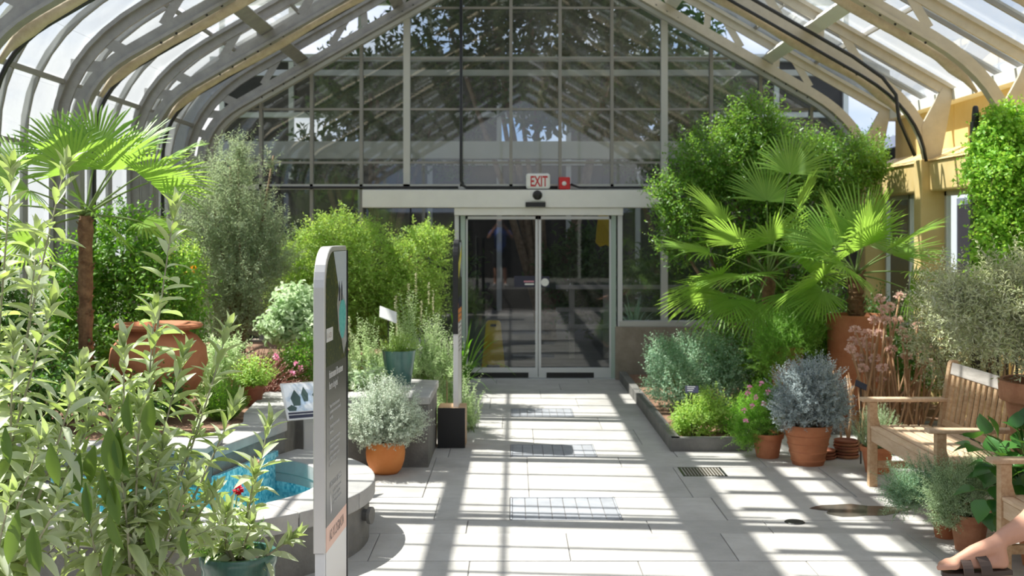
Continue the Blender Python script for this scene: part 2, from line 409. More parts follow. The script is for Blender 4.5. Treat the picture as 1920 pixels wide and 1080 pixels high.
# ground outside
obj('ground', MB().box(-60, 60, -40, 90, -.3, -.06), 'grass_out')['kind'] = 'structure'

# ---- floor of stone slabs
floor = obj('floor', MB().box(-4.2, 4.9, -3, GY+.1, -.06, -.006), 'bedding'); floor['kind'] = 'structure'
GRATES = [(-.02, .71, 7.23, 7.86), (-.02, .70, 9.27, 9.83), (-.02, .62, 11.3, 11.85)]
DRAIN = (1.30, 1.64, 8.54, 8.87)
def slab(x0, x1, y0, y1, dz):
    g = .003
    if x1-x0 < .05 or y1-y0 < .05: return
    obj('paving_slab', MB().box(x0+g, x1-g, y0+g, y1-g, -.045, dz), 'paving', floor, bevel=.003)
holes = GRATES+[DRAIN]
y = 2.02; row = 0
edges = [2.0]
while edges[-1] < GY: edges.append(min(GY, edges[-1]+rnd.choice([.58, .63, .70])))
# make hole borders row borders
for h in holes:
    for e in (h[2], h[3]):
        k = min(range(1, len(edges)-1), key=lambda i: abs(edges[i]-e)); edges[k] = e
edges = sorted(set(round(e, 3) for e in edges)); edges = [e for i, e in enumerate(edges) if i == 0 or e-edges[i-1] > .1]
for a, b in zip(edges, edges[1:]):
    cuts = [-4.1]; x = -4.1+rnd.uniform(.2, .9)
    while x < 4.7: cuts.append(x); x += rnd.choice([.75, .95, 1.15])
    cuts.append(4.75)
    hs = [h for h in holes if h[2] < (a+b)/2 < h[3]]
    for h in hs:
        cuts = [c for c in cuts if not (h[0]-.15 < c < h[1]+.15)]+[h[0], h[1]]
    cuts.sort()
    for c, d in zip(cuts, cuts[1:]):
        if any(abs(c-h[0]) < 1e-6 for h in hs): continue
        slab(c, d, a, b, rnd.uniform(-.0015, .0015))
for i, (x0, x1, y0, y1) in enumerate(GRATES):
    t = thing('floor_grate', ['grey floor grate set in the path, nearest the viewer', 'grey floor grate set in the path, middle of the three', 'grey floor grate set in the path, nearest the glass doors'][i], 'floor grate', ((x0+x1)/2, (y0+y1)/2, -.04), 'grates along the path')
    obj('frame', MB().box(x0+.002, x1-.002, y0+.002, y0+.018, -.04, .002).box(x0+.002, x1-.002, y1-.018, y1-.002, -.04, .002).box(x0+.002, x0+.014, y0, y1, -.04, .002).box(x1-.014, x1-.002, y0, y1, -.04, .002), 'paving_grey', t)
    n = 8; w = (x1-x0-.03)/n
    for k in range(n):
        obj('grate_plate', MB().box(x0+.015+k*w+.003, x0+.015+(k+1)*w-.003, y0+.021, y1-.021, -.035, -.001), 'paving_grey', t)
x0, x1, y0, y1 = DRAIN
t = thing('drain_grating', 'dark brown drain grating in the paving beside the low bed corner', 'drain', ((x0+x1)/2, (y0+y1)/2, -.04))
obj('frame', MB().box(x0, x1, y0, y0+.02, -.04, .001).box(x0, x1, y1-.02, y1, -.04, .001).box(x0, x0+.02, y0, y1, -.04, .001).box(x1-.02, x1, y0, y1, -.04, .001), 'black_metal', t)
obj('sump', MB().box(x0+.004, x1-.004, y0+.004, y1-.004, -.012, -.004), 'soil', t)
for k in range(12):
    xx = x0+.03+k*(x1-x0-.05)/12
    obj('bar', MB().box(xx, xx+.016, y0+.02, y1-.02, -.0035, .0015), 'drain_brown', t)
p = gnd(1490, 979)
t = obj('drain_cover', MB().lathe([(.0, .0), (.065, .0), (.06, .004), (.03, .0045), (0.001, .0045)], (p.x, p.y, .0015), 20), 'black_metal')
tag(t, 'small round black drain cover in the shaded paving', 'drain')
def puddle(px, py, sx, sy):
    p = gnd(px, py); vs = []
    for k in range(28):
        a = k/28*6.283; r = 1+.14*math.sin(3*a+1)+.10*math.sin(5*a)+.05*math.sin(9*a)
        vs.append((p.x+sx*r*math.cos(a), p.y+sy*r*math.sin(a)))
    m = MB(); m.prism(vs, lambda a, b, d: (a, b, d), .0018, .0032); return m
m = bpy.data.materials.new('wet'); tt = nodes_of(m); o_ = tt.nodes.new('ShaderNodeOutputMaterial'); b_ = tt.nodes.new('ShaderNodeBsdfPrincipled')
b_.inputs['Base Color'].default_value = (.10, .09, .075, 1); b_.inputs['Roughness'].default_value = .12; tt.links.new(b_.outputs[0], o_.inputs[0]); MATS['wet'] = m
tag(obj('puddle', puddle(1610, 957, .30, .16), 'wet'), 'dark wet puddle on the paving in front of the first bench', 'puddle')
# raised landing behind the viewer
obj('floor_landing', MB().box(-3, 4.6, -6, .9, 0, .48), 'concrete')['kind'] = 'structure'

# ---- roof profiles (x, z), from ridge to base
def left_prof(o=True):
    if o: return [Vector((RX, 6.00)), Vector((-3.3, 3.954))]+bez((-3.3, 3.954), (-4.15, 3.466), (-4.15, 2.65), 8)[1:]+[Vector((-4.15, .5))]
    return [Vector((RX, 5.54)), Vector((-3.42, 3.426))]+bez((-3.42, 3.426), (-3.86, 3.17), (-3.86, 2.65), 8)[1:]+[Vector((-3.86, .5))]
def right_prof(o=True):
    if o: return [Vector((RX, 6.00)), Vector((4.80, 3.404))]
    return [Vector((RX, 5.54)), Vector((3.72, 3.563))]+bez((3.72, 3.563), (4.36, 3.19), (4.42, 2.62), 8)[1:]
def resample(pts, step):
    out = [pts[0]]
    for a, b in zip(pts, pts[1:]):
        n = max(1, round((b-a).length/step)); out += [a+(b-a)*k/n for k in range(1, n+1)]
    return out
LO, LI, RO, RI = left_prof(), left_prof(False), right_prof(), right_prof(False)
roof = struct('ceiling', (0, 5, 3.5))
RAFT = [14.0, 12.0, 10.0, 8.0, 6.0, 4.0, 2.0, 0.0, -2.0]
def rafter(side):
    Oo, Ii = (LO, LI) if side < 0 else (RO, RI); mt = 'steel_paint' if side < 0 else 'steel_lit'
    sg = 1 if side < 0 else -1
    mb = MB().sweep(resample(Oo, .6), 0, .10, .04, sg*.045).sweep(resample(Oo, .6), 0, .03, .10, sg*.10)
    ii = resample(Ii, .6)
    mb.sweep(ii, 0, .11, .03, 0).sweep(ii, 0, .03, .10, -sg*.055)
    if side > 0:                                    # solid plate at the knee
        mb.prism([(4.37, 3.0), (4.42, 2.62), (4.57, 2.62), (4.70, 3.32), (4.60, 3.42)], lambda a, b, d: (a, d, b), -.02, .02)
    else:
        for a, b in (((-3.42, 3.46), (-3.72, 3.60)), ((-3.60, 3.33), (-3.95, 3.36)), ((-3.80, 3.08), (-4.06, 3.14)), ((-3.86, 2.75), (-4.13, 2.80)), ((-3.86, 1.7), (-4.13, 1.7))): mb.beam((a[0], 0, a[1]), (b[0], 0, b[1]), .015, .10, (1, 0, .3))
    ra = obj('rafter', mb, mt, roof)
    L = 3.5 if side < 0 else 3.55; n = 8
    for k in range(n+1):
        f = k/n; x = RX+side*L*f*.97; zo = 6.00-.573*abs(x-RX)-.12; zi = 5.54-.573*abs(x-RX)+.12
        if k % 2: a, b = (x, zi), (x+side*.02, zo)
        else: a, b = (x, zi), (x-side*.20, 6.00-.573*abs(x-side*.20-RX)-.12)
        obj('web_strut', MB().beam((a[0], 0, a[1]), (b[0], 0, b[1]), .012, .085, (1, 0, .3)), mt, ra)
    m = MB()
    for k in range(24):                             # bolt heads on the lower web
        x = RX+side*(.3+k*.135); z = 5.54-.609*abs(x-RX)+.085
        for yy in (-.019,): m.tube([(x, yy-.006, z), (x, yy, z)], [.011, .013], 6)
    obj('bolt', m, 'dark_pipe', ra)['kind'] = 'stuff'
    return ra
for s in (-1, 1):
    r0 = rafter(s); r0.location.y = RAFT[0]
    for yy in RAFT[1:]:
        r = dup(r0); r.location.y = yy
# ridge beam and purlins
PUR = [.55, 1.75, 2.95]
obj('ridge_beam', MB().box(RX-.06, RX+.06, -2.2, GY, 5.5, 5.97), 'steel_paint', roof)
for s in (-1, 1):
    for d in PUR:
        x = RX+s*d; z = 5.78-.573*d; n = Vector((s*.497, 0, .868)); tdir = Vector((s*.868, 0, -.497))
        m = MB().beam((x, -2.2, z), (x, GY, z), .05, .15, n)
        c = Vector((x, 0, z))-n*.08
        m.beam((c.x, -2.2, c.z), (c.x, GY, c.z), .15, .02, n)
        obj('purlin', m, 'white_paint' if s > 0 else 'steel_paint', roof)  # right purlins: sunlit brightness put in as white, left ones stay grey
for d in (.05, .95, 1.85, 2.75, 3.5):
    for s in (-1, 1):
        x = RX+s*d; z = 5.995-.573*d
        obj('pane_rail', MB().box(x-.012, x+.012, -2.2, GY, z-.03, z+.01), 'bar_paint', roof)
for (x, z) in [(-4.0, 3.2), (-4.14, 2.62), (-4.14, 1.6)]:
    obj('pane_rail', MB().box(x-.02, x+.02, -2.2, GY, z-.02, z+.02), 'bar_paint', roof)
# glazing bars every half metre and the panes between them
bl = obj('glazing_bar', MB().sweep(resample(LO, .8), 0, .028, .06, .0), 'bar_paint', roof)
br = obj('glazing_bar', MB().sweep(RO, 0, .028, .06, .0), 'bar_paint', roof)
ys = [13.5-.5*k for k in range(31)]
for b in (bl, br):
    b.location.y = ys[0]
    for yy in ys[1:]:
        if abs((yy % 2)) > .01: dup(b).location.y = yy
def pane_mesh(a, b):
    t = (b-a).normalized(); n = Vector((-t.y, t.x)); h = .004
    vs = [(p.x+n.x*k*h, yy, p.y+n.y*k*h) for k in (-1, 1) for p in (a, b) for yy in (.012, .488)]
    return MB().add(vs, [(0,1,3,2),(4,6,7,5),(0,2,6,4),(1,5,7,3),(0,4,5,1),(2,3,7,6)])
segs = []
def along(d, s): return Vector((RX+s*d, 6.005-.573*d))
rows = [0, .95, 1.85, 2.75, 3.47]
for a, b in zip(rows, rows[1:]): segs += [(along(a+.01, -1), along(b-.01, -1)), (along(a+.01, 1), along(b-.01, 1))]
segs += [(along(3.48, 1), along(4.5, 1))]
cv = bez((-3.3, 3.954), (-4.15, 3.466), (-4.15, 2.65), 3)
segs += [(cv[0], cv[1]), (cv[1], cv[2]), (cv[2], cv[3]), (Vector((-4.15, 2.63)), Vector((-4.15, 1.62))), (Vector((-4.15, 1.6)), Vector((-4.15, .55)))]
for a, b in segs:
    p0 = obj('glass_pane', pane_mesh(a, b), 'glass_roof', roof); p0.location.y = 13.5
    for k in range(1, 20): dup(p0).location.y = 13.5-.5*k
    p1 = dup(p0); p1.location.y = 14.0; p1.scale.y = .55
wl = obj('wall_left', MB().box(-4.25, -4.02, -2, GY, 0, .52), 'stone_wall'); wl['kind'] = 'structure'

# ---- gable wall
wb = struct('wall_back', (RX, GY, 0))
def zin(x):                                          # underside line of the gable frame
    d = abs(x-RX)
    if d < 3.5: return 5.52-.573*d
    return 3.51-(d-3.5)*1.6 if d < 4.15 else 0
gX = lambda px: (px-CX)/F*GY
gZ = lambda py: H-(py-CY)/F*GY
MUL = [(395, .05), (490, .04), (585, .04), (678, .04), (763, .085), (865, .03), (958, .04), (1050, .04), (1147, .04), (1245, .085), (1333, .04), (1425, .04), (1520, .04), (1612, .05)]
HB = [15, 110, 205, 305]
hdr = gZ(350)
for px, w in MUL:
    x = gX(px); lo = hdr
    if px < 683: lo = .5
    if px in (1245, 1333, 1425, 1520): lo = .70
    if px == 395 or px == 1612: lo = .5
    top = zin(x)
    if top <= lo: top = 2.9
    obj('mullion', MB().box(x-w/2, x+w/2, GY-.05, GY+.05, lo, top), 'mullion_paint' if w > .08 else 'bar_paint', wb)
for py in HB:
    z = gZ(py); d = (5.5-z)/.573
    a, b = max(RX-d, -3.86), min(RX+d, 4.4)
    obj('glazing_rail', MB().box(a, b, GY-.015, GY+.015, z-.014, z+.014), 'bar_paint', wb)
obj('transom', MB().box(-3.9, 4.45, GY-.05, GY+.05, hdr-.035, hdr+.03), 'mullion_paint', wb)
def clip_poly(poly, fn):
    out = []
    for i in range(len(poly)):
        a, b = poly[i], poly[(i+1) % len(poly)]; fa, fb = fn(a), fn(b)
        if fa >= 0: out.append(a)
        if fa*fb < 0: k = fa/(fa-fb); out.append((a[0]+(b[0]-a[0])*k, a[1]+(b[1]-a[1])*k))
    return out
cols = [gX(p) for p, w in MUL]; zr = [hdr, gZ(305), gZ(205), gZ(110), gZ(15), 5.6]
def gpane(x0, x1, z0, z1):
    poly = [(x0+.01, z0+.01), (x1-.01, z0+.01), (x1-.01, z1-.01), (x0+.01, z1-.01)]
    for s in (-1, 1): poly = clip_poly(poly, lambda q: 5.54-.573*s*(q[0]-RX)-q[1])
    if len(poly) >= 3: obj('glass_pane', MB().prism(poly, lambda a, b, d: (a, d, b), GY-.003, GY+.003), 'glass_gable', wb)
for a, b in zip(cols, cols[1:]):
    for z0, z1 in zip(zr, zr[1:]):
        gpane(a, b, z0, z1)
lowc = [c for c in cols if c < gX(683)]+[gX(770), gX(853)]
for a, b in zip(lowc, lowc[1:]): gpane(a, b, .55, hdr)
lowr = [gX(1167), gX(1245), gX(1333), gX(1425), gX(1520), gX(1612)]
for a, b in zip(lowr, lowr[1:]): gpane(a, b, .74, hdr)
# raking trim following the roof line
for s in (-1, 1):
    ii = resample(LI if s < 0 else RI, .6)
    obj('raking_trim', MB().sweep(ii, GY-.05, .12, .06, .0), 'mullion_paint', wb)
    oo = resample(LO if s < 0 else RO, .6)
    obj('raking_panel', MB().sweep(oo, GY, .06, .34, -.22 if s < 0 else .22), 'steel_paint', wb)
# sill and stone below the right hand windows, stone at left behind the plants
wz = .67
obj('stone_base', MB().box(gX(1152), 4.5, GY-.14, GY+.08, 0, wz), 'stone_wall', wb, bevel=.006)
obj('window_sill', MB().box(gX(1160), 4.45, GY-.10, GY+.06, wz+.0, wz+.07), 'mullion_paint', wb, bevel=.004)
obj('stone_base', MB().box(-4.2, gX(853), GY-.10, GY+.08, 0, .5), 'stone_wall', wb)

# ---- sliding door
dr = struct('door_1', (0.3, GY, 0))
X0, X1 = gX(853), gX(1166); zt = gZ(404)
obj('door_header', MB().box(gX(683), gX(1240), GY-.20, GY+.02, gZ(390), gZ(357)), 'white_paint', dr, bevel=.008)
obj('door_rail_cover', MB().box(X0, X1, GY-.17, GY+.03, zt, gZ(390)-.003), 'white_paint', dr, bevel=.004)
for a, b, mt in [(853, 861, 'alu'), (864, 873, 'alu_green'), (1145, 1154, 'alu_green'), (1157, 1166, 'alu')]:
    obj('door_jamb', MB().box(gX(a), gX(b), GY-.09, GY+.05, 0, zt), mt, dr, bevel=.003)
mid = gX(1009)
for a, b in ((gX(874), mid-.004), (mid+.004, gX(1145))):
    lf = obj('door_leaf', MB().box(a, a+.022 if a < 0 else a+.032, GY-.06, GY-.02, .02, zt-.01).box(b-.032 if b < .4 else b-.022, b, GY-.06, GY-.02, .02, zt-.01).box(a, b, GY-.06, GY-.02, zt-.05, zt-.01), 'alu', dr)
    obj('bottom_rail', MB().box(a, b, GY-.07, GY-.015, .015, .145), 'alu', lf, bevel=.003)
    obj('kick_plate', MB().box(a+(.1 if a > 0 else .02), b-(.22 if a > 0 else .12), GY-.076, GY-.069, .02, .085), 'black_metal', lf)
    obj('glass_pane', MB().box(a+.02, b-.02, GY-.043, GY-.037, .14, zt-.04), 'glass_door', lf)
obj('sensor_plate', MB().box(gX(985), gX(1022), GY-.235, GY-.20, gZ(389), gZ(380)), 'black_metal', dr, bevel=.004)
m = MB().lathe([(0.001, 0), (.06, 0), (.062, .02), (.055, .04), (.04, .055), (.001, .06)], (0, 0, 0), 18)
sd = obj('sensor_dome', m, 'black_metal', dr, smooth=True); sd.matrix_basis = Matrix.Translation((gX(1007), GY-.20, gZ(367))) @ Matrix.Rotation(math.pi/2, 4, 'X')
obj('sensor_backplate', MB().box(gX(995), gX(1021), GY-.215, GY-.20, gZ(378), gZ(358)), 'lamp_white', dr, bevel=.004)
st = obj('door_sticker', MB().box(gX(964), gX(1003), GY-.0465, GY-.0445, gZ(538), gZ(517)), 'sign_navy', dr)
for k, (y0, y1, mt) in enumerate([(531, 534, 'lamp_white'), (526, 529, 'shirt_pink')]):
    obj('sticker_line', MB().box(gX(982-2*k+2), gX(1001), GY-.0475, GY-.0465, gZ(y1), gZ(y0)), mt, st)
st = obj('door_sticker', MB().box(gX(1014), gX(1030), GY-.0465, GY-.0445, gZ(538), gZ(518)), 'sign_navy', dr)
rs = obj('round_sticker', MB().lathe([(.001, 0), (.05, 0), (.05, .001), (.001, .001)], (0, 0, 0), 24), 'lamp_white', st)
rs.matrix_basis = Matrix.Translation((gX(1021.5), GY-.0466, gZ(529))) @ Matrix.Rotation(math.pi/2, 4, 'X')
obj('door_threshold', MB().box(X0, X1, GY-.12, GY+.12, 0, .012), 'alu', dr)

# ---- right wall, yellow, open to daylight
wr = struct('wall_right', (4.6, 8, 0))
for yy in (13.9, 12.0, 10.0, 8.0, 6.0, 4.0):
    obj('column', MB().box(4.33, 4.62, yy-.11, yy+.11, 0, 2.64), 'yellow_paint', wr, bevel=.015)
obj('beam', MB().box(4.42, 4.85, 2, GY, 2.30, 2.62), 'yellow_paint', wr, bevel=.02)
obj('ledge', MB().prism([(4.40, 2.62), (4.95, 2.62), (4.95, 2.84)], lambda a, b, d: (a, d, b), 2, GY), 'yellow_paint', wr)
for k in range(13):
    y0 = GY-.05-k*.95
    obj('upper_panel', MB().box(4.86, 4.93, y0-.94, y0, 2.76, 3.42), 'yellow_paint', wr, bevel=.01)
obj('gutter', MB().box(4.70, 4.98, 2, GY, 3.28, 3.40), 'white_paint', wr)
obj('low_wall', MB().box(4.40, 4.75, 2, GY, 0, .75), 'yellow_paint', wr)
for k, (y0, y1) in enumerate([(12.11, 13.79), (10.11, 11.89), (8.11, 9.89), (6.11, 7.89)]):
    wnd = struct(f'window_{k+1}', (4.6, (y0+y1)/2, 1.5))
    m = MB()
    for a, b in ((y0, y0+.05), (y1-.05, y1), ((y0+y1)/2-.02, (y0+y1)/2+.02)): m.box(4.58, 4.63, a, b, .75, 2.3)
    m.box(4.58, 4.63, y0, y1, .75, .80).box(4.58, 4.63, y0, y1, 2.25, 2.30)
    obj('window_frame', m, 'alu', wnd)
    for a, b in ((y0+.05, (y0+y1)/2-.02), ((y0+y1)/2+.02, y1-.05)):
        obj('glass_pane', MB().box(4.603, 4.607, a, b, .80, 2.25), 'glass', wnd)

# ---- the hall beyond the glass doors
BY = GY+.1
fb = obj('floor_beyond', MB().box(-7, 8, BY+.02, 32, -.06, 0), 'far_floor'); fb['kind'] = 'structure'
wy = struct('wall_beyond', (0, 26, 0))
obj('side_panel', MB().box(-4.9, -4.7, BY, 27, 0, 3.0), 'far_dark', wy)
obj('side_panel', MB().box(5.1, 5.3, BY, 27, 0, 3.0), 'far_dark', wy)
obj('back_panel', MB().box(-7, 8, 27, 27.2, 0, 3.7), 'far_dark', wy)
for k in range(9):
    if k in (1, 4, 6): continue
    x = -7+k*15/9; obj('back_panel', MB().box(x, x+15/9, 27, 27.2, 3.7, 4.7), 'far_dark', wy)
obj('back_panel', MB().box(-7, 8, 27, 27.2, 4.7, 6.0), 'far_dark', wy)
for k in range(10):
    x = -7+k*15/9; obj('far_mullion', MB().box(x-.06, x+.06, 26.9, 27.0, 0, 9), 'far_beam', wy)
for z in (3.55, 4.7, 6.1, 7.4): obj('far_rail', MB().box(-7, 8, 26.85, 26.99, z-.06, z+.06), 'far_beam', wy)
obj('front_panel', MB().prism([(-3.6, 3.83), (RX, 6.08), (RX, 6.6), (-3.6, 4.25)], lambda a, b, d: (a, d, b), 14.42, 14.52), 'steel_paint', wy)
obj('front_panel', MB().prism([(4.85, 3.47), (4.85, 3.95), (RX+.002, 6.6), (RX+.002, 6.08)], lambda a, b, d: (a, d, b), 14.42, 14.52), 'steel_paint', wy)
obj('shade_deck', MB().box(-7, 3.0, 14.5, 26.8, 7.7, 7.9), 'far_dark', wy)  # unseen deck added to darken the hall and shade the floor by the doors
bmz = H-(282-CY)/F*15.6
obj('cross_beam', MB().box(-4.2, 4.8, 15.5, 15.7, bmz-.12, bmz+.12), 'far_beam', wy)
obj('cross_beam', MB().box(-4.2, 4.8, 15.5, 15.6, H-(138-CY)/F*15.6-.04, H-(138-CY)/F*15.6+.04), 'far_beam', wy)
obj('cross_beam', MB().box(-4.2, 4.8, 15.5, 15.6, H-(112-CY)/F*15.6-.03, H-(112-CY)/F*15.6+.03), 'far_beam', wy)

# end wall behind the viewer, seen only in the reflections
wf = struct('wall_front', (0, -6, 0))
obj('end_panel', MB().box(-4.3, 4.9, -6.2, -6, 0, 2.5), 'far_dark', wf)
for k in range(8): obj('end_post', MB().box(-4+k*1.2, -3.92+k*1.2, -6, -5.9, .48, 5), 'far_beam', wf)

# unseen boards added above the left slope to lattice light right of the path
def slope_beam(x0, x1, y0, y1, h, name, mt):
    z0, z1 = 6.05-.573*(RX-x0), 6.05-.573*(RX-x1)
    obj(name, MB().prism([(x0, z0), (x1, z1), (x1, z1+h), (x0, z0+h)], lambda a, b, d: (a, d, b), y0, y1), mt, roof)
slope_beam(-1.62, -1.36, -2, 13.2, .04, 'shadow_board', 'steel_paint')
for k in range(4): slope_beam(-1.02+k*.34, -.90+k*.34, -2, 13.2, .05, 'shadow_rail', 'steel_paint')
for k in range(31):
    y0 = 13.0-k*.5
    slope_beam(-1.30, .22, y0, y0+.10, .04, 'shadow_bar', 'steel_paint')
# ================================================================ THINGS: built objects
# ---- raised planter on the left, its wall wrapping the fountain
PZ = .56
pl = thing('raised_planter', 'long grey stone raised planter behind the fountain, full of herbs and shrubs', 'planter', (-2.4, 10, 0))
pts = [(-3.98, 6.72), (-1.80, 6.72), (-1.56, 7.66), (-1.66, 8.10), (-1.72, 8.86), (-.67, 8.86), (-.67, 9.85), (-1.0, 9.95), (-1.05, 13.9), (-3.98, 13.9)]
def offset_in(P, w):
    out = []; n = len(P)
    for i in range(n):
        a, b, c = Vector(P[i-1]), Vector(P[i]), Vector(P[(i+1) % n]); d0 = (b-a).normalized(); d1 = (c-b).normalized()
        n0, n1 = Vector((-d0.y, d0.x)), Vector((-d1.y, d1.x)); k = 1+n0.dot(n1)
        out.append(b+(n0+n1)*(w/max(k, .3)))
    return out
pin, pout, pcap = offset_in(pts, .26), offset_in(pts, -.015), offset_in(pts, .28)
for e in range(8):
    f = (e+1) % len(pts)
    m = MB().prism([tuple(pts[e]), tuple(pts[f]), tuple(pin[f]), tuple(pin[e])], lambda x, y, z: (x, y, z), -.003, PZ-.062)
    obj('wall_section', m, 'concrete', pl)
    L = (Vector(pts[f])-Vector(pts[e])).length; k = max(1, round(L/.9))
    for i in range(k):
        u0, u1 = i/k+.003/L, (i+1)/k-.003/L
        m = MB().prism([tuple(pout[e].lerp(pout[f], u0)), tuple(pout[e].lerp(pout[f], u1)), tuple(pcap[e].lerp(pcap[f], u1)), tuple(pcap[e].lerp(pcap[f], u0))], lambda x, y, z: (x, y, z), PZ-.06, PZ)
        obj('cap_stone', m, 'coping', pl, bevel=.006)
inner = [(-3.95, 6.95), (-1.98, 6.95), (-1.78, 7.66), (-1.86, 8.10), (-1.92, 9.05), (-.9, 9.05), (-.9, 9.65), (-1.2, 9.8), (-1.25, 13.88), (-3.95, 13.88)]
obj('soil', MB().prism(inner, lambda x, y, z: (x, y, z), .05, PZ-.05), 'mulch', pl)

# ---- fountain basin
FC = (-1.95, 6.75)
fo = thing('fountain_basin', 'round grey stone fountain basin with turquoise tiled pool', 'fountain', (*FC, 0))
A0, A1 = math.radians(-180), math.radians(66)
def arc_block(r0, r1, z0, z1, a0, a1, n=12):
    vs = []; 
    for i in range(n+1):
        a = a0+(a1-a0)*i/n
        for r, z in ((r0, z0), (r1, z0), (r1, z1), (r0, z1)): vs.append((FC[0]+r*math.cos(a), FC[1]+r*math.sin(a), z))
    fs = [(i*4+k, i*4+(k+1) % 4, (i+1)*4+(k+1) % 4, (i+1)*4+k) for i in range(n) for k in range(4)]+[(3,2,1,0), tuple(n*4+k for k in range(4))]
    return MB().add(vs, fs)
obj('basin_wall', arc_block(.83, 1.075, -.005, .265, A0, A1, 48), 'concrete', fo, smooth=False)
nC = 9
for k in range(nC):
    a, b = A0+(A1-A0)*k/nC+.0025, A0+(A1-A0)*(k+1)/nC-.0025
    obj('coping_stone', arc_block(.79, 1.11, .262, .36, a, b, 8), 'coping', fo, bevel=.008)
obj('tile_lining', arc_block(.80, .829, .0, .205, A0, A1, 48), 'mosaic', fo)
obj('rim_course', arc_block(.797, .829, .206, .261, A0, A1, 48), 'coping', fo)
m = MB().prism([(FC[0]+.82*math.cos(a), FC[1]+.82*math.sin(a)) for a in [A0+(math.radians(76)-A0)*i/40 for i in range(41)]], lambda x, y, z: (x, y, z), .0, .105)
obj('pool_floor', m, 'pool_floor', fo)
# tiled back wall along the planter
m = MB()
for a, b in (((-2.76, 6.715), (-1.795, 6.715)), ((-1.795, 6.715), (-1.60, 7.50))):
    p, q = Vector(a), Vector(b); d = (q-p).normalized(); n = Vector((d.y, -d.x))
    m.prism([tuple(p), tuple(q), tuple(q+n*.03), tuple(p+n*.03)], lambda x, y, z: (x, y, z), .02, .40)
obj('tile_back', m, 'mosaic', fo)
wm = bmesh.new()
vs = [wm.verts.new((FC[0]+.80*math.cos(a), FC[1]+.80*math.sin(a), .178)) for a in [A0+(math.radians(72)-A0)*i/40 for i in range(41)]]
wm.faces.new(vs); me = bpy.data.meshes.new('water'); wm.to_mesh(me); wm.free()
wtr = link('water', me, 'water', fo)
# bump on the water
t_ = MATS['water'].node_tree; gl_ = [n for n in t_.nodes if n.type == 'BSDF_GLOSSY'][0]
nn_ = t_.nodes.new('ShaderNodeTexNoise'); nn_.inputs['Scale'].default_value = 22; bb_ = t_.nodes.new('ShaderNodeBump'); bb_.inputs['Strength'].default_value = .5; bb_.inputs['Distance'].default_value = .01
cc_ = t_.nodes.new('ShaderNodeTexCoord'); t_.links.new(cc_.outputs['Object'], nn_.inputs['Vector']); t_.links.new(nn_.outputs['Fac'], bb_.inputs['Height']); t_.links.new(bb_.outputs[0], gl_.inputs['Normal'])
# spout block with its falling water and dark divider
sp = obj('spout_block', MB().box(-2.08, -1.80, 6.56, 6.705, .36, .555), 'concrete', fo, bevel=.006)
obj('cap_stone', MB().box(-2.10, -1.785, 6.53, 6.90, .562, .60), 'coping', sp, bevel=.006)
m = MB()
for k in range(7):
    x = -1.88+k*.012
    m.tube([(x, 6.56, .43), (x+.004, 6.50, .40), (x, 6.47, .30), (x, 6.46, .19)], [.007, .008, .006, .010], 5)
obj('falling_water', m, 'water', fo, smooth=True)
obj('divider_post', MB().beam((-1.90, 6.36, .0), (-1.93, 6.40, .44), .035, .035, (0, 1, 0)), 'black_metal', fo)
obj('drain_nozzle', MB().tube([(-.90, 6.62, .19), (-.84, 6.60, .19)], [.035, .035], 14).tube([(-.85, 6.60, .19), (-.83, 6.595, .19)], [.05, .05], 14), 'concrete', fo)

# ---- interpretive panel on a white stand
ip = thing('reading_panel', 'tilted reading panel with a pale landscape picture on a white stand by the fountain', 'sign', (-1.50, 7.9, 0))
obj('stand', MB().box(-1.50, -1.33, 8.0, 8.06, 0, .62), 'sign_white', ip, bevel=.01)
fr_ = Matrix.Translation((-1.455, 7.95, .66)) @ Euler((math.radians(52), 0, math.radians(28))).to_matrix().to_4x4()
def local(m, M): 
    m.v = [tuple(M @ Vector(v)) for v in m.v]; return m
obj('board', local(MB().box(-.175, .175, -.14, .16, -.012, 0), fr_), 'sign_white', ip, bevel=.004)
pp = obj('picture', local(MB().box(-.16, .165, -.075, .145, 0, .002), fr_), 'panel_photo', ip)
mtree = MB()
for x0, x1, yb, yt in ((-.11, -.06, -.03, .10), (-.03, .0, .0, .12), (.05, .075, .02, .08), (-.15, -.10, -.07, -.02)):
    mtree.prism([(x0, yb), (x1, yb), (x1+.01, (yb+yt)/2), ((x0+x1)/2, yt), (x0-.012, (yb+yt)/2)], lambda a, b, d: (a, b, d), .002, .003)
obj('picture_trees', local(mtree, fr_), 'panel_dark', pp)
obj('picture_bush', local(MB().prism([(.05, -.07), (.16, -.07), (.16, -.03), (.12, -.01), (.08, -.02)], lambda a, b, d: (a, b, d), .002, .0035), fr_), 'sign_yellow', pp)
obj('text_bar', local(MB().box(-.16, .165, -.095, -.082, 0, .002).box(-.16, .165, -.128, -.103, 0, .002), fr_), 'sign_navy', ip)

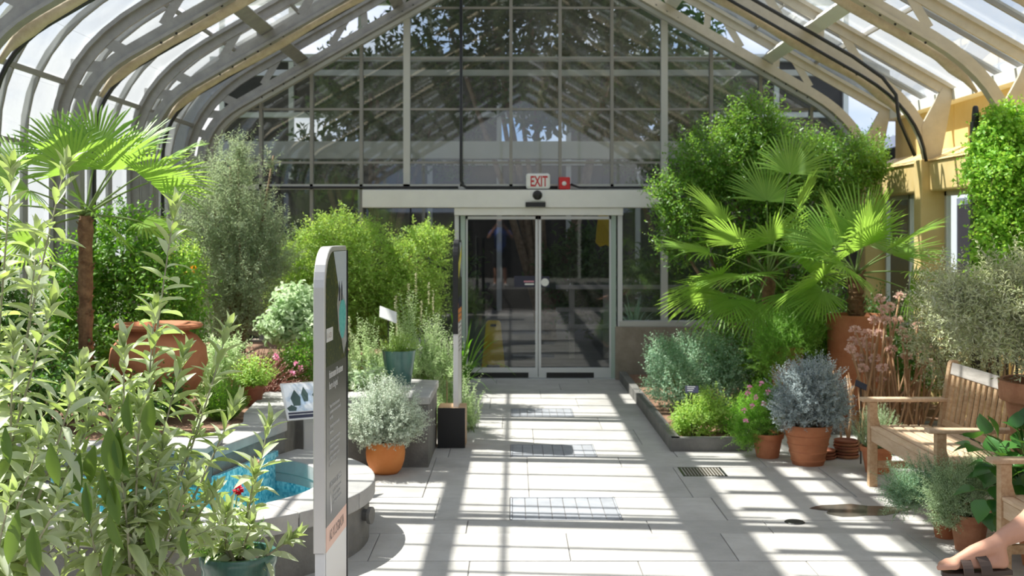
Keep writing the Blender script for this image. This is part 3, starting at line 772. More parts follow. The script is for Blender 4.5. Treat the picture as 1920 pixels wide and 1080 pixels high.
# ---- tall information signs
def totem(loc, rz, label, h, zlow, small=False):
    t = thing('information_totem', label, 'sign', (0, 0, 0))
    w, th, r = .455, .047, .165                      # width along y, thickness along x, corner radius
    def outline(w0, w1, z0, z1, r):
        o = [(w0, z0), (w1, z0), (w1, z1-.012), (w1-.015, z1)]
        return o+[(w0+r-r*math.sin(a), z1-r+r*math.cos(a)) for a in [k/8*math.pi/2 for k in range(9)]]
    Rz = Matrix.Rotation(rz, 4, 'Z')
    Tm = Matrix.Translation(loc) @ Rz
    L = lambda m: local(m, Tm)
    fn = lambda a, b, d: (d, a, b)
    obj('casing', L(MB().prism(outline(0, w, zlow, h, r), fn, -th, 0)), 'sign_edge' if not small else 'black_metal', t, bevel=.004)
    obj('back_plate', L(MB().box(-th*.9, .004, w, w+.012, .0, h-.02)), 'black_metal', t)
    obj('post', L(MB().box(-th+.004, -.001, .012, w, .30, zlow+.02)), 'sign_white', t, bevel=.003)
    # flat printed face
    pz = h-.488 if not small else h-.55
    f = obj('printed_face', L(MB().prism(outline(.022, w-.012, pz, h-.02, r-.015), fn, 0, .0015)), 'sign_meadow', t)
    obj('printed_sky', L(MB().prism([(.17, h-.022), (w-.014, h-.022), (w-.014, h-.34), (.36, h-.33), (.29, h-.20), (.22, h-.10)], fn, .0015, .002)), 'sign_sky', f)
    if not small:
        obj('printed_rock', L(MB().prism([(.235, h-.24), (.28, h-.17), (.33, h-.19), (.40, h-.24), (w-.014, h-.27), (w-.014, h-.42), (.38, h-.47), (.33, h-.40), (.27, h-.36)], fn, .002, .0025)), 'sign_rock', f)
        obj('printed_pool', L(MB().prism([(.35+.085*math.cos(a)*(.85+.15*math.sin(a)), h-.315+.085*math.sin(a)) for a in [k/20*6.283 for k in range(20)]], fn, .0025, .003)), 'sign_teal', f)
        m = MB()
        for cx in (.285, .335): m.prism([(cx-.012, h-.235), (cx+.012, h-.235), (cx+.014, h-.19), (cx, h-.15), (cx-.014, h-.19)], fn, .0025, .003)
        obj('printed_trees', L(m), 'sign_navy', f)
    else:
        obj('printed_band', L(MB().prism([(.022, h-.20), (w-.02, h-.05), (w-.02, h-.14), (.05, h-.34)], fn, .002, .0025)), 'sign_yellow', f)
    g = obj('text_field', L(MB().box(0, .0015, .022, w-.012, zlow+(.10 if not small else .27), pz)), 'sign_grey' if not small else 'sign_white', t)
    b = obj('colour_band', L(MB().prism([(.022, zlow), (w-.012, zlow), (w-.012, zlow+.10), (.022, zlow+.10)] if not small else [(.022, zlow+.10), (w-.012, zlow+.10), (w-.012, zlow+.27), (.022, zlow+.27)], fn, 0, .0016)), 'sign_pink' if not small else 'sign_orange', t)
    obj('lower_face', L(MB().box(0, .0012,   .022, w-.012, .30, zlow if not small else zlow+.10)), 'sign_white', t)
    TX = Tm @ Matrix(((0, 0, 1, 0), (1, 0, 0, 0), (0, 1, 0, 0), (0, 0, 0, 1)))
    def wr_(s, a, z, size, mt='sign_text', xs=1., bold=0, parent=g): text('lettering', s, size, TX @ Matrix.Translation((a, z, .0022)), mt, parent, .0004, xs, bold)
    if not small:
        lb = obj('caption_plate', L(MB().box(.0015, .0025, .024, .15, pz+.10, pz+.155)), 'sign_text', t)
        wr_('FL ACER', .034, pz+.115, .03, 'sign_ink', .8, parent=lb)
        wr_('hintonand Brusteen', .075, pz-.052, .046, 'sign_text', .78, .0006)
        wr_("bern dogles'", .075, pz-.098, .046, 'sign_text', .8)
        z = pz-.175
        for s in ('Trapis fil ellesd bosremard', 'es ostbend to attos yreotvod', 'yes baby.', '', 'Tuoreth allo esh omandle', 'bosered L.', '', 'Tovenoms veter veredlothe', 'torwyom arsot sed toveard', 'Es frond A onesterred L', 'Toson A omoved, ossatrd', 'govocosmotro, alod'):
            if s: wr_(s, .085, z, .021, 'sign_text', .9)
            z -= .0235 if s else .012
        wr_('10FOLLO 1809FS', .085, pz-.505, .036, 'sign_text', .95)
        for k, s in enumerate(('eyrTOLL onmethod', 'hy on oert T dead', 'goved mossvertmed')): wr_(s, .16, pz-.535-k*.024, .021, 'sign_text', .95)
        z = pz-.49
        obj('arrow_mark', L(MB().prism([(.10, z-.03), (.115, z-.06), (.125, z-.11), (.112, z-.125), (.105, z-.10)], fn, .0018, .0024)), 'sign_white', g)
        wr_('A2 X1.2GBAYA', .085, zlow+.03, .062, 'sign_ink', .72, 0, b)
    else:
        hp = obj('heading_plate', L(MB().box(.0015, .0025, .022, w-.012, pz-.05, pz+.05)), 'sign_navy', t)
        for k in range(9): obj('text_line', L(MB().box(.0016, .0022, .06, w-.08-.02*(k % 3), pz-.10-k*.04, pz-.09-k*.04)), 'sign_grey', g)
    bx = obj('base_box', L(MB().box(-.145, .10, -.0, w+.0, .0, .32) if not small else MB().box(-.175, .06, -.02, .27, .0, .345)), 'plywood', t, bevel=.004)
    e = MB().box(-.147, .102, -.012, .0, .003, .322) if not small else MB().box(-.177, .062, -.032, -.02, .003, .347)
    obj('base_end', L(e), 'black_metal', bx)
    return t
totem((-.757, 4.5, 0), math.radians(-2.6), 'tall white information sign with dark text panel and pink band beside the fountain', 1.797, .56)
totem((-.475, 9.68, 0), math.radians(-1), 'slim white information sign with orange band on a wooden box near the doors', 1.795, .98, True)

# ---- exit sign, alarm, conduit, lamp
ex = thing('exit_sign', 'white EXIT sign with red letters above the glass doors', 'sign', (gX(1008), GY-.1, gZ(340)))
hw, hh = (gX(1031)-gX(986))/2, (gZ(326)-gZ(355))/2; cx_, cz_ = gX(1008.5), gZ(340.5)
obj('housing', MB().box(cx_-hw, cx_+hw, GY-.17, GY-.05, cz_-hh, cz_+hh), 'lamp_white', ex, bevel=.03)
MX = Matrix(((1, 0, 0, 0), (0, 0, -1, 0), (0, 1, 0, 0), (0, 0, 0, 1)))
text('lettering', 'EXIT', .185, Matrix.Translation((cx_-hw*.66, GY-.171, cz_-.066)) @ MX, 'exit_red', ex, .001, .58, .004)
al = thing('fire_alarm', 'small red fire alarm with a white strobe beside the exit sign', 'alarm', (gX(1057), GY-.1, gZ(345)))
obj('housing', MB().box(gX(1047), gX(1068), GY-.14, GY-.05, gZ(356), gZ(333)), 'alarm_red', al, bevel=.012)
lm = obj('strobe', MB().lathe([(.001, 0), (.03, 0), (.025, .015), (.001, .022)], (0, 0, 0), 16), 'lamp_white', al, smooth=True)
lm.matrix_basis = Matrix.Translation((gX(1057), GY-.14, gZ(345))) @ Matrix.Rotation(math.pi/2, 4, 'X')
def pipe(label, pts, r, mt='dark_pipe', group='dark pipes'):
    o = obj('pipe', MB().tube(pts, r, 8), mt, smooth=True); return tag(o, label, 'pipe', group)
zz = gZ(352)
pipe('thin black cable conduit running down the gable glass left of the exit sign', [(gX(865), GY-.09, 5.15), (gX(865), GY-.09, zz+.09), (gX(868), GY-.09, zz+.03), (gX(875), GY-.09, zz), (gX(1045), GY-.09, zz)], .018)
pipe('black cable conduit along the white header left of the conduit bend', [(gX(500), GY-.09, zz), (gX(860), GY-.09, zz)], .016)
pipe('black cable conduit right of the red fire alarm', [(gX(1069), GY-.09, gZ(346)), (gX(1085), GY-.09, zz), (gX(1225), GY-.09, zz)], .014)
def prof3(P, y, off): 
    q = resample(P, .35); o = []
    for i, p in enumerate(q):
        a, b = q[max(0, i-1)], q[min(len(q)-1, i+1)]; t = (b-a).normalized(); n = Vector((-t.y, t.x)); p = p+n*off; o.append((p.x, y, p.y))
    return o
for k, yy in enumerate((12.24, 10.24, 8.24)):
    pp_ = prof3(LI[:-1]+[Vector((-3.86, 1.2))], yy, .03)
    pipe(f'dark pipe bent down along the left rafter, {["farthest of three", "middle of three", "nearest of three"][k]}', pp_[4:], .021)
pp_ = prof3([Vector((RX, 5.58)), Vector((3.55, 3.70)), Vector((3.86, 3.48)), Vector((4.0, 3.30)), Vector((4.03, 3.05)), Vector((4.2, 2.66))], 11.7, 0)
pipe('dark pipe following the right rafter and dropping to the yellow column', pp_[4:], .020)
pipe('thin dark pipe under the knee of the right rafter by the yellow column', prof3(RI, 11.82, -.06)[6:], .018)
pipe('white downpipe along the yellow gutter corner at the gable', [(4.35, 13.8, 3.0), (4.35, 13.8, 2.85), (4.40, 13.8, 2.2)], .05, 'white_paint', None)
for s, P in ((-1, LI), (1, RI)):
    for k, yy in enumerate((12.0, 10.0, 8.0)):
        q = prof3(P, yy+.14, -s*.02)[1:(17 if s < 0 else 16)]
        o = obj('shade_roll', MB().tube(q, [(.050+.012*math.sin(i*1.7))*min(1, .35+.35*min(i, len(q)-1-i)) for i in range(len(q))], 9), 'shade_cloth', smooth=True)
        tag(o, f'tan rolled shade cloth tied under the {"left" if s < 0 else "right"} roof slope, {["farthest of its three", "middle of its three", "nearest of its three"][k]}', 'shade cloth', 'rolled shade cloths')
lf_ = thing('ceiling_lamp', 'white batten lamp hanging under the ridge before the gable', 'lamp', (0.3, 13.7, 4.8))
obj('housing', MB().box(gX(960), gX(1046), 13.62, 13.78, gZ(6)+.01, gZ(6)+.09), 'lamp_white', lf_, bevel=.01)
for x in (gX(975), gX(1030)): obj('hanger', MB().tube([(x, 13.7, gZ(6)+.09), (x+.02, 13.7, 5.52)], .006, 6), 'dark_pipe', lf_)

# ---- low bed on the right
lb = thing('low_bed', 'low grey stone edged bed of herbs right of the path', 'planter', (2.4, 11.5, 0))
cp = [(1.34, 14.12), (1.34, 9.50), (1.98, 9.50), (2.25, 10.3), (4.38, 10.3)]
for a, b in zip(cp, cp[1:]):
    p, q = Vector(a), Vector(b); d = (q-p).normalized(); n = Vector((-d.y, d.x)); L = (q-p).length; k = max(1, round(L/1.2))
    for i in range(k):
        s0, s1 = p+d*(L*i/k+.003), p+d*(L*(i+1)/k-.003)
        obj('kerb_stone', MB().prism([tuple(s0), tuple(s1), tuple(s1+n*.085), tuple(s0+n*.085)], lambda x, y, z: (x, y, z), -.004, .115), 'concrete', lb, bevel=.006)
obj('soil', MB().prism([(1.43, 14.1), (1.43, 9.6), (1.93, 9.6), (2.2, 10.4), (4.36, 10.4), (4.36, 14.1)], lambda x, y, z: (x, y, z), -.003, .075), 'mulch', lb)

# ---- benches
def bench():
    t = thing('bench', '', 'bench', (0, 0, 0), 'teak benches along the right side')
    x0, x1, y0, y1 = 2.60, 3.17, 6.90, 8.20
    for y in (y0, y1):
        obj('leg', MB().prism([(x0, 0), (x0+.06, 0), (x0+.062, .36), (x0+.085, .44), (x0+.062, .52), (x0+.062, .62), (x0, .62)], lambda a, b, d: (a, d, b), y-.028, y+.028), 'teak', t, bevel=.004)
        obj('leg', MB().prism([(x1-.06, 0), (x1, 0), (x1+.01, .45), (x1+.085, .90), (x1+.075, .925), (x1+.035, .925), (x1+.02, .90), (x1-.055, .45)], lambda a, b, d: (a, d, b), y-.028, y+.028), 'teak', t, bevel=.004)
        obj('armrest', MB().box(x0-.055, x1+.03, y-.042, y+.042, .622, .65), 'teak_light', t, bevel=.008)
        obj('side_rail', MB().box(x0+.06, x1-.06, y-.016, y+.016, .36, .42), 'teak', t, bevel=.004)
        obj('stretcher', MB().box(x0+.06, x1-.06, y-.018, y+.018, .135, .185), 'teak', t, bevel=.004)
    obj('front_rail', MB().box(x0+.012, x0+.04, y0+.028, y1-.028, .335, .425), 'teak_light', t, bevel=.004)
    obj('back_rail', MB().box(x1-.045, x1-.015, y0+.028, y1-.028, .35, .42), 'teak', t, bevel=.004)
    for k in range(7):
        xx = x0+.005+k*.076
        obj('seat_slat', MB().box(xx, xx+.062, y0+(.03 if k in (0, 6) else -.02), y1-(.03 if k in (0, 6) else -.02), .427, .447), 'teak_light', t, bevel=.005)
    bx = lambda z: x1-.03+(z-.45)*.17                # leaning back
    for z, w, mt in ((.865, .085, 'teak_grey'), (.475, .05, 'teak')):
        obj('back_slat_rail', MB().beam((bx(z)-.0, y0+.028, z), (bx(z)-.0, y1-.028, z), .03, w, (.17, 0, 1)), mt, t, bevel=.004)
    n = 14
    for k in range(n):
        yy = y0+.07+k*(y1-y0-.14)/(n-1)
        obj('back_slat', MB().beam((bx(.495), yy, .495), (bx(.83), yy, .83), .046, .018, (1, 0, -.17)), 'teak', t, bevel=.004)
    return t
b1 = bench(); b1['label'] = 'slatted teak bench standing beyond, in full view between terracotta pots'
b2 = dup(b1, None, (0, -2.20, 0), 'slatted teak bench in the near corner, only its armrest end showing beside a bare leg')

# ---- pots
def pot(name, label, cx, cy, z0, r, h, mt, style='flower', group=None, soil='soil', cat='pot'):
    t = thing(name, label, cat, (cx, cy, z0), group)
    w = max(.012, r*.07)
    if style == 'flower':
        rim = h*.2
        prof = [(r*.68, 0), (r*.90, h-rim-.002), (r*.985, h-rim), (r, h-rim+.006), (r*1.02, h-.006), (r*1.01, h), (r-w, h), (r-w*1.2, h-.05*h), (r*.8, h*.5), (.001, h*.5)]
    elif style == 'ribbed':
        prof = [(r*.66, 0)]+[q for k in range(4) for q in ((r*(.70+.07*k), h*(.08+.2*k)), (r*(.735+.07*k), h*(.10+.2*k)), (r*(.745+.07*k), h*(.13+.2*k)), (r*(.715+.07*k), h*(.15+.2*k)))]
        prof += [(r*.98, h*.83), (r, h*.86), (r*1.02, h*.98), (r, h), (r-w, h), (r-w*1.3, h*.9), (.001, h*.6)]
    elif style == 'round':
        prof = [(r*.62, 0), (r*.80, h*.12), (r*.95, h*.38), (r, h*.62), (r*.97, h*.85), (r*.93, h-.004), (r*.92, h), (r*.92-w, h), (r*.88-w, h*.85), (r*.8, h*.5), (.001, h*.5)]
    elif style == 'tall':
        prof = [(r*.60, 0), (r*.70, h*.15), (r*.84, h*.5), (r*.96, h*.85), (r, h-.01), (r*1.02, h), (r-w, h), (r-w*1.3, h*.9), (.001, h*.6)]
    elif style == 'bowl':
        prof = [(r*.7, 0), (r*.93, h*.2), (r, h*.55), (r, h*.85), (r*1.06, h*.9), (r*1.07, h*.97), (r*1.04, h), (r-w, h), (r-w*1.2, h*.7), (.001, h*.5)]
    elif style == 'urn':
        prof = [(r*.35, 0), (r*.55, h*.12), (r*.85, h*.35), (r, h*.58), (r*.96, h*.74), (r*.78, h*.86), (r*.62, h*.905), (r*.60, h*.93), (r*.86, h*.95), (r*.90, h*.975), (r*.86, h), (r*.70, h), (r*.58, h*.94), (r*.7, h*.8), (.001, h*.7)]
    o = obj('body', MB().lathe(prof, (cx, cy, z0), 40), mt, t, auto=50)
    sr = {'urn': r*.70}.get(style, (r*.90 if style != 'round' else r*.85)-w)
    sz = h*{'urn': .80}.get(style, .90)
    if soil: obj('soil', MB().lathe([(.001, sz), (sr*.6, sz+.006), (sr, sz), (sr*.98, sz-.02), (.001, sz-.02)], (cx, cy, z0), 20), soil, t)
    return t
def g_pot(name, label, pxc, pyb, wpx, hpx, *a, **k):
    p = gnd(pxc, pyb); s = p.y/F; r = wpx*s/2/1.02
    return pot(name, label, p.x, p.y+r*.7, 0, r, hpx*s, *a, **k), p.x, p.y+r*.7, r, hpx*s
P_or = g_pot('orange_pot', 'bright orange terracotta pot by the planter wall, holding a silver bush', 720, 892, 76, 62, 'terracotta_orange', 'round', None)
P_sm = g_pot('terracotta_pot', 'small dark terracotta pot beside the low bed corner, with pink flowers', 1444, 861, 62, 46, 'terracotta', 'flower', 'terracotta pots')
P_bl = g_pot('terracotta_pot', 'ribbed terracotta pot with the round blue grey bush', 1523, 876, 90, 76, 'terracotta', 'ribbed', 'terracotta pots')
P_ro = g_pot('terracotta_pot', 'orange terracotta pot seen behind the far bench leg, with rosemary', 1652, 890, 64, 50, 'terracotta', 'flower', 'terracotta pots')
P_f1 = g_pot('terracotta_pot', 'stained terracotta pot in front of the bench, nearest to the bare foot', 1828, 1038, 76, 70, 'terracotta_old', 'flower', 'terracotta pots')
P_f2 = g_pot('terracotta_pot', 'terracotta pot half hidden behind the stained one at the bench leg', 1779, 1012, 54, 64, 'terracotta', 'flower', 'terracotta pots')
def saucers():
    p = gnd(1592, 862)
    for k in range(6):
        r = .105-.004*(k % 3); dx, dy = rnd.uniform(-.012, .012), rnd.uniform(-.012, .012)
        m = MB().lathe([(r*.86, 0), (r, .018), (r*.98, .024), (r*.92, .024), (r*.82, .008), (.001, .008)], (p.x+dx, p.y+.1+dy, .001+k*.0245), 24)
        nm = ['lowest', 'second from below', 'third from below', 'third from above', 'second from above', 'topmost'][k]
        tag(obj('saucer', m, 'terracotta_dark' if k % 2 else 'terracotta_old', auto=50), f'flat terracotta saucer in the stack by the bench leg, {nm}', 'saucer', 'stacked terracotta saucers')
        m = MB().lathe([(r*.86, 0), (r, .018), (r*.98, .024), (r*.92, .024), (r*.82, .008), (.001, .008)], (p.x-.20+dx, p.y+.06+dy, .001+k*.0245), 24)
        if k < 3: tag(obj('saucer', m, 'terracotta_dark', auto=50), f'flat brown saucer in the low stack behind the ribbed pot, {["lowest", "middle", "topmost"][k]}', 'saucer', 'stacked terracotta saucers')
saucers()
pot('palm_pot', 'large terracotta pot with moulded rim holding a fan palm', 3.29, 10.75, .075, .265, 1.0, 'terracotta', 'bowl')
pot('fern_pot', 'tall terracotta pot under the green feathery mound', 2.62, 10.72, .075, .16, .70, 'terracotta', 'tall')
pot('pedestal', 'upturned terracotta pot used as a stand between the two benches', 3.16, 6.46, 0, .20, .42, 'terracotta_dark', 'round', soil=None, cat='stand')
pot('olive_pot', 'big terracotta pot with a broad rim holding the olive bush by the bench', 3.16, 6.46, .42, .33, .58, 'terracotta_old', 'flower')
pot('leafy_pot', 'terracotta pot hidden below the broad dark green leaves', 2.92, 6.24, 0, .11, .22, 'terracotta', 'flower')
pot('teal_pot', 'dark teal glazed pot standing on the planter edge', -.98, 9.62, PZ-.05, .145, .34, 'teal_glaze', 'tall')
pot('urn', 'big round terracotta urn with a flared rim behind the sage', -2.64, 8.35, PZ-.06, .355, .68, 'terracotta', 'urn', soil=None)
pot('herb_pot', 'little terracotta pot on the planter with a lime green herb', -2.02, 8.72, PZ-.055, .085, .17, 'terracotta_dark', 'flower')
PC = (-1.225, 5.0)
pot('sage_pot', 'dark teal glazed pot at the bottom edge, growing sage', *PC, 0, .160, .43, 'teal_glaze', 'bowl')
pot('sage_pot', 'terracotta pot at the foot of the leftmost tall sage', -2.02, 4.3, 0, .20, .40, 'terracotta', 'flower')
pot('sage_pot', 'terracotta pot at the foot of the middle tall sage', -1.52, 4.45, 0, .20, .36, 'terracotta', 'flower')

# ---- plant labels
def plant_label(label, p, ztop, w, d, rot, plate='lamp_white', stake='black_metal', r=.006, z0=0):
    t = thing('plant_label', label, 'plant label', (p[0], p[1], z0))
    obj('stake', MB().tube([(p[0], p[1], z0), (p[0], p[1], ztop)], r, 6), stake, t)
    M = Matrix.Translation((p[0], p[1]-.004, ztop)) @ Euler(rot).to_matrix().to_4x4()
    obj('plate', local(MB().box(-w/2, w/2, -d/2, d/2, -.004, .004), M), plate, t, bevel=.002)
    return t, M
plant_label('white tilted plant label on a black stake in the raised planter', (at(728, 590, 10.2).x, 10.2), at(728, 590, 10.2).z, .17, .16, (math.radians(38), math.radians(22), math.radians(22)), z0=.5)
plant_label('slim wooden plant label leaning by the second sign', (at(838, 690, 10.4).x, 10.4), at(838, 690, 10.4).z, .05, .22, (math.radians(40), math.radians(28), math.radians(35)), 'teak_light', 'teak', z0=0)
t, M = plant_label('small black plant label on a thin stake in the low bed corner', (at(1297, 730, 9.75).x, 9.75), at(1297, 730, 9.75).z, .115, .07, (math.radians(55), 0, math.radians(-8)), 'sign_navy', z0=.07)
for k in range(3): obj('text_line', local(MB().box(-.04, .03-.01*k, .02-.018*k, .025-.018*k, .004, .0048), M), 'sign_text', t)
t, M = plant_label('small dark plant label between the blue grey bush and the bench', (at(1614, 722, 9.0).x, 9.0), at(1614, 722, 9.0).z, .10, .06, (math.radians(50), math.radians(25), 0), 'sign_navy', z0=0)

# ---- things in the hall beyond the doors
y_ = 15.5
wf_ = thing('wet_floor_sign', 'yellow folding floor sign standing behind the left glass door', 'sign', (at(925, 690, y_).x, y_, 0))
c = at(925, 690, y_).x
for s, nm in ((-1, 'front_panel'), (1, 'rear_panel')):
    m = MB().prism([(-.16, 0), (-.09, .0), (-.09, .05), (.09, .05), (.09, 0), (.16, 0), (.10, .62), (.07, .65), (-.07, .65), (-.10, .62)], lambda a, b, d: (c+a, y_+s*.16*(1-b/.65)+d, b), -.008, .008)
    obj(nm, m, 'safety_yellow', wf_, bevel=.003)
obj('handle_slot', MB().box(c-.04, c+.04, y_-.035, y_-.02, .565, .60), 'black_metal', wf_)
rl = thing('handrail', 'weathered wooden railing in the hall behind the right glass door', 'railing', (1.0, 16.6, 0))
yr = 16.6
for px in (1072, 1136): obj('post', MB().box(at(px-5, 0, yr).x, at(px+5, 0, yr).x, yr-.04, yr+.04, 0, at(0, 536, yr).z), 'teak_grey', rl, bevel=.004)
for py in (538, 580, 612): obj('rail', MB().box(at(1042, 0, yr).x, 2.6, yr-.07, yr+.02-.06, at(0, py+4, yr).z, at(0, py-4, yr).z), 'teak_grey', rl, bevel=.004)
cl_ = thing('rain_cape', 'yellow cape hanging high behind the right glass door', 'cape', (at(1131, 405, 16).x, 16, 2))
cx0 = at(1131, 0, 16).x
obj('cloth', MB().prism([(-.07, 2.12), (.07, 2.12), (.12, 1.80), (.10, 1.66), (.03, 1.69), (-.05, 1.66), (-.11, 1.72), (-.09, 1.95)], lambda a, b, d: (cx0+a, 16+d+.03*math.sin(a*40), b), -.02, .02), 'safety_yellow', cl_, bevel=.01)
obj('hook', MB().tube([(cx0, 16, 2.10), (cx0, 16, 3.0)], .008, 6), 'dark_pipe', cl_)

# ---- trellis with posts on the right
tr_ = thing('iron_trellis', 'black iron trellis post carrying the bright green climber', 'trellis', (3.78, 9.2, 0))
ty = 9.2; tx = at(1829, 0, ty).x
obj('post', MB().box(tx-.033, tx+.033, ty-.033, ty+.033, 0, at(0, 228, ty).z), 'black_metal', tr_, bevel=.004)
obj('finial', MB().lathe([(.03, 0), (.03, .05), (.022, .12), (.012, .13), (.001, .13)], (tx, ty, at(0, 228, ty).z), 12), 'black_metal', tr_, smooth=True)
for k in range(6):
    xx = tx+.10+.08*k; obj('bar', MB().box(xx-.009, xx+.009, ty-.009, ty+.009, .05, 2.6), 'black_metal', tr_)
for z in (.5, 1.55, 2.55): obj('rail', MB().box(tx, tx+.62, ty-.012, ty+.012, z-.02, z+.02), 'black_metal', tr_)

# ---- pale building outside, seen through the right openings
pb = thing('pale_building', 'pale blue building outside beyond the yellow wall openings', 'building', (8, 20, 0))
obj('wall', MB().box(7.0, 9, 15.5, 44, 0, 3.4), 'far_wall', pb)
obj('roof', MB().box(6.8, 9.2, 15.3, 44.2, 3.4, 3.6), 'far_trim', pb)
for k in range(8):
    y0 = 16.2+k*3.4
    wn_ = obj('window', MB().box(6.93, 7.0, y0, y0+1.3, .9, 2.4), 'far_trim', pb)
    obj('pane', MB().box(6.91, 6.93, y0+.08, y0+.6, 1.0, 2.3).box(6.91, 6.93, y0+.7, y0+1.22, 1.0, 2.3), 'sign_navy', wn_)

# ---- people
def capsule(mb, p, q, r0, r1, n=14):
    p, q = Vector(p), Vector(q); d = (q-p).normalized(); L = (q-p).length
    pts, rs = [], []
    for k in range(5): a = math.pi/2*k/5; pts.append(p-d*r0*math.cos(a)); rs.append(max(r0*math.sin(a), r0*.03))
    for k in range(5): pts.append(p+d*L*k/4); rs.append(r0+(r1-r0)*k/4)
    for k in range(1, 6): a = math.pi/2*k/5; pts.append(q+d*r1*math.sin(a)); rs.append(max(r1*math.cos(a), r1*.03))
    mb.tube(pts, rs, n)
def chain(mb, pts):
    for (p, r), (q, s) in zip(pts, pts[1:]): capsule(mb, p, q, r, s)
def remesh(name, mb, m, parent, vox=.011, smooth=6):
    o = link(name, mb.mesh(name), m, parent)
    r = o.modifiers.new('r', 'REMESH'); r.mode = 'VOXEL'; r.voxel_size = vox; r.use_smooth_shade = True
    s = o.modifiers.new('s', 'SMOOTH'); s.factor = .5; s.iterations = smooth
    me = bpy.data.meshes.new_from_object(o.evaluated_get(bpy.context.evaluated_depsgraph_get()))
    me.name = name; o.modifiers.clear(); o.data = me
    me.polygons.foreach_set('use_smooth', [True]*len(me.polygons)); return o
def hand(mb, wrist, direc, palm_n, side, curl=.5):
    w = Vector(wrist); d = Vector(direc).normalized(); n = Vector(palm_n).normalized(); s = d.cross(n).normalized()
    mb.beam(w+d*.0, w+d*.085, .075, .028, n); capsule(mb, w, w+d*.05, .026, .026)
    for k, (o, L) in enumerate(((-.028, .066), (-.0095, .076), (.0095, .071), (.028, .055))):
        a = w+d*.085+s*o; b = a+(d*math.cos(curl*.6)+n*math.sin(curl*.6))*L*.45; c_ = b+(d*math.cos(curl*1.4)+n*math.sin(curl*1.4))*L*.55
        chain(mb, [(a-d*.02, .0095), (b, .009), (c_, .0075)])
    a = w+d*.03+s*(.036*side); b = a+(d*.5+s*.75*side+n*.3).normalized()*.035; c_ = b+(d*.85+s*.3*side+n*.3).normalized()*.032
    chain(mb, [(a-s*.02*side, .013), (b, .0115), (c_, .009)])
def head(mb, c, f, r=.105):
    c = Vector(c); f = Vector(f).normalized(); u = Vector((0, 0, 1)); s = f.cross(u).normalized()
    R = Matrix((s, f, u)).transposed()
    mb.ellipsoid(c+u*.02, (.076, .096, .105), 20, 14, R); mb.ellipsoid(c-u*.055+f*.025, (.058, .068, .062), 16, 10, R)
    capsule(mb, c+f*.090+u*.02, c+f*.112-u*.02, .011, .017); mb.ellipsoid(c+f*.085-u*.062, (.028, .014, .010), 12, 8, R)
    for k in (-1, 1): mb.ellipsoid(c+s*k*.078-f*.01, (.012, .024, .032), 10, 8, R); mb.ellipsoid(c+f*.088+s*k*.032+u*.035, (.022, .012, .008), 10, 8, R)
def eyes(parent, c, f):
    c = Vector(c); f = Vector(f).normalized(); s = f.cross(Vector((0, 0, 1))).normalized(); m = MB()
    for k in (-1, 1): m.ellipsoid(c+f*.091+s*k*.032+Vector((0, 0, .018)), (.011, .011, .009), 10, 8)
    obj('eyes', m, 'black_metal', parent, smooth=True)
# seated person on the near bench, leg crossed towards the path
sx, sy = 3.02, 5.28
pe = thing('seated_person', 'person in pink top on the near bench, bare lower leg and brown sandal showing', 'person', (sx, sy, 0))
hipR, hipL = Vector((sx-.02, sy-.10, .55)), Vector((sx-.02, sy+.10, .55))
kneeL, ankL = at(1952, 944, 5.0), at(1868, 1020, 4.76)
kneeR, ankR = Vector((2.58, 5.20, .50)), Vector((2.60, 5.22, .10))
m = MB()
chain(m, [((sx, sy, .57), .135), ((sx+.03, sy, .70), .125), ((sx+.05, sy, .90), .135), ((sx+.04, sy, 1.00), .11), ((sx+.01, sy, 1.10), .05), ((sx-.02, sy, 1.17), .05)])
capsule(m, (sx+.03, sy-.15, 1.0), (sx+.03, sy+.15, 1.0), .06, .06)
head(m, (sx-.03, sy, 1.28), (-1, -.1, -.05))
d_ = (ankL-kneeL)
calf = [(kneeL, .060), (kneeL+d_*.12+Vector((.015, -.01, -.012)), .058), (kneeL+d_*.35+Vector((.022, -.012, -.02)), .060), (kneeL+d_*.6+Vector((.012, -.008, -.012)), .049), (kneeL+d_*.85, .038), (ankL, .036)]
chain(m, [(hipL, .095), (hipL.lerp(kneeL, .5)+Vector((0, 0, .02)), .085), (kneeL, .062)]); chain(m, calf)
# crossed foot: heel, instep, toes
heel, ball, toe = at(1878, 1054, 4.76), at(1784, 1057, 4.73), at(1738, 1061, 4.71)
fd = (toe-heel).normalized(); sd_ = fd.cross(Vector((0, 0, 1))).normalized(); up_ = sd_.cross(fd).normalized()
if up_.z < 0: up_ = -up_
chain(m, [(ankL, .037), (heel, .031)]); chain(m, [(ankL, .038), (ankL.lerp(ball, .5)+up_*.006, .033), (ball, .022)]); chain(m, [(heel, .029), (ball, .024)])
chain(m, [(ball-sd_*.026, .022), (ball+sd_*.026, .020)])
for k, o in enumerate((-.032, -.014, .002, .017, .031)):
    a = ball+sd_*o; chain(m, [(a, .016), (a+fd*(.075-.010*k)-up_*.004, .0135 if k == 0 else .010)])
chain(m, [(hipR, .095), (hipR.lerp(kneeR, .5), .085), (kneeR, .062), (kneeR.lerp(ankR, .35)+Vector((.02, 0, 0)), .058), (ankR, .036)])
chain(m, [(ankR, .036), (ankR+Vector((-.10, 0, -.055)), .03), (ankR+Vector((-.19, 0, -.072)), .022)]); chain(m, [(ankR, .034), (ankR+Vector((.03, 0, -.06)), .03)])
for s in (-1, 1):
    sh = Vector((sx+.03, sy+s*.17, 1.0)); el = Vector((sx-.08, sy+s*.22, .76)); wr__ = Vector((sx-.28, sy+s*.10, .70))
    chain(m, [(sh, .052), (el, .040), (wr__, .028)]); hand(m, wr__, (-1, -s*.3, -.15), (0, 0, -1), -s, .6)
body = remesh('body', m, 'skin', pe, .0085, 5)
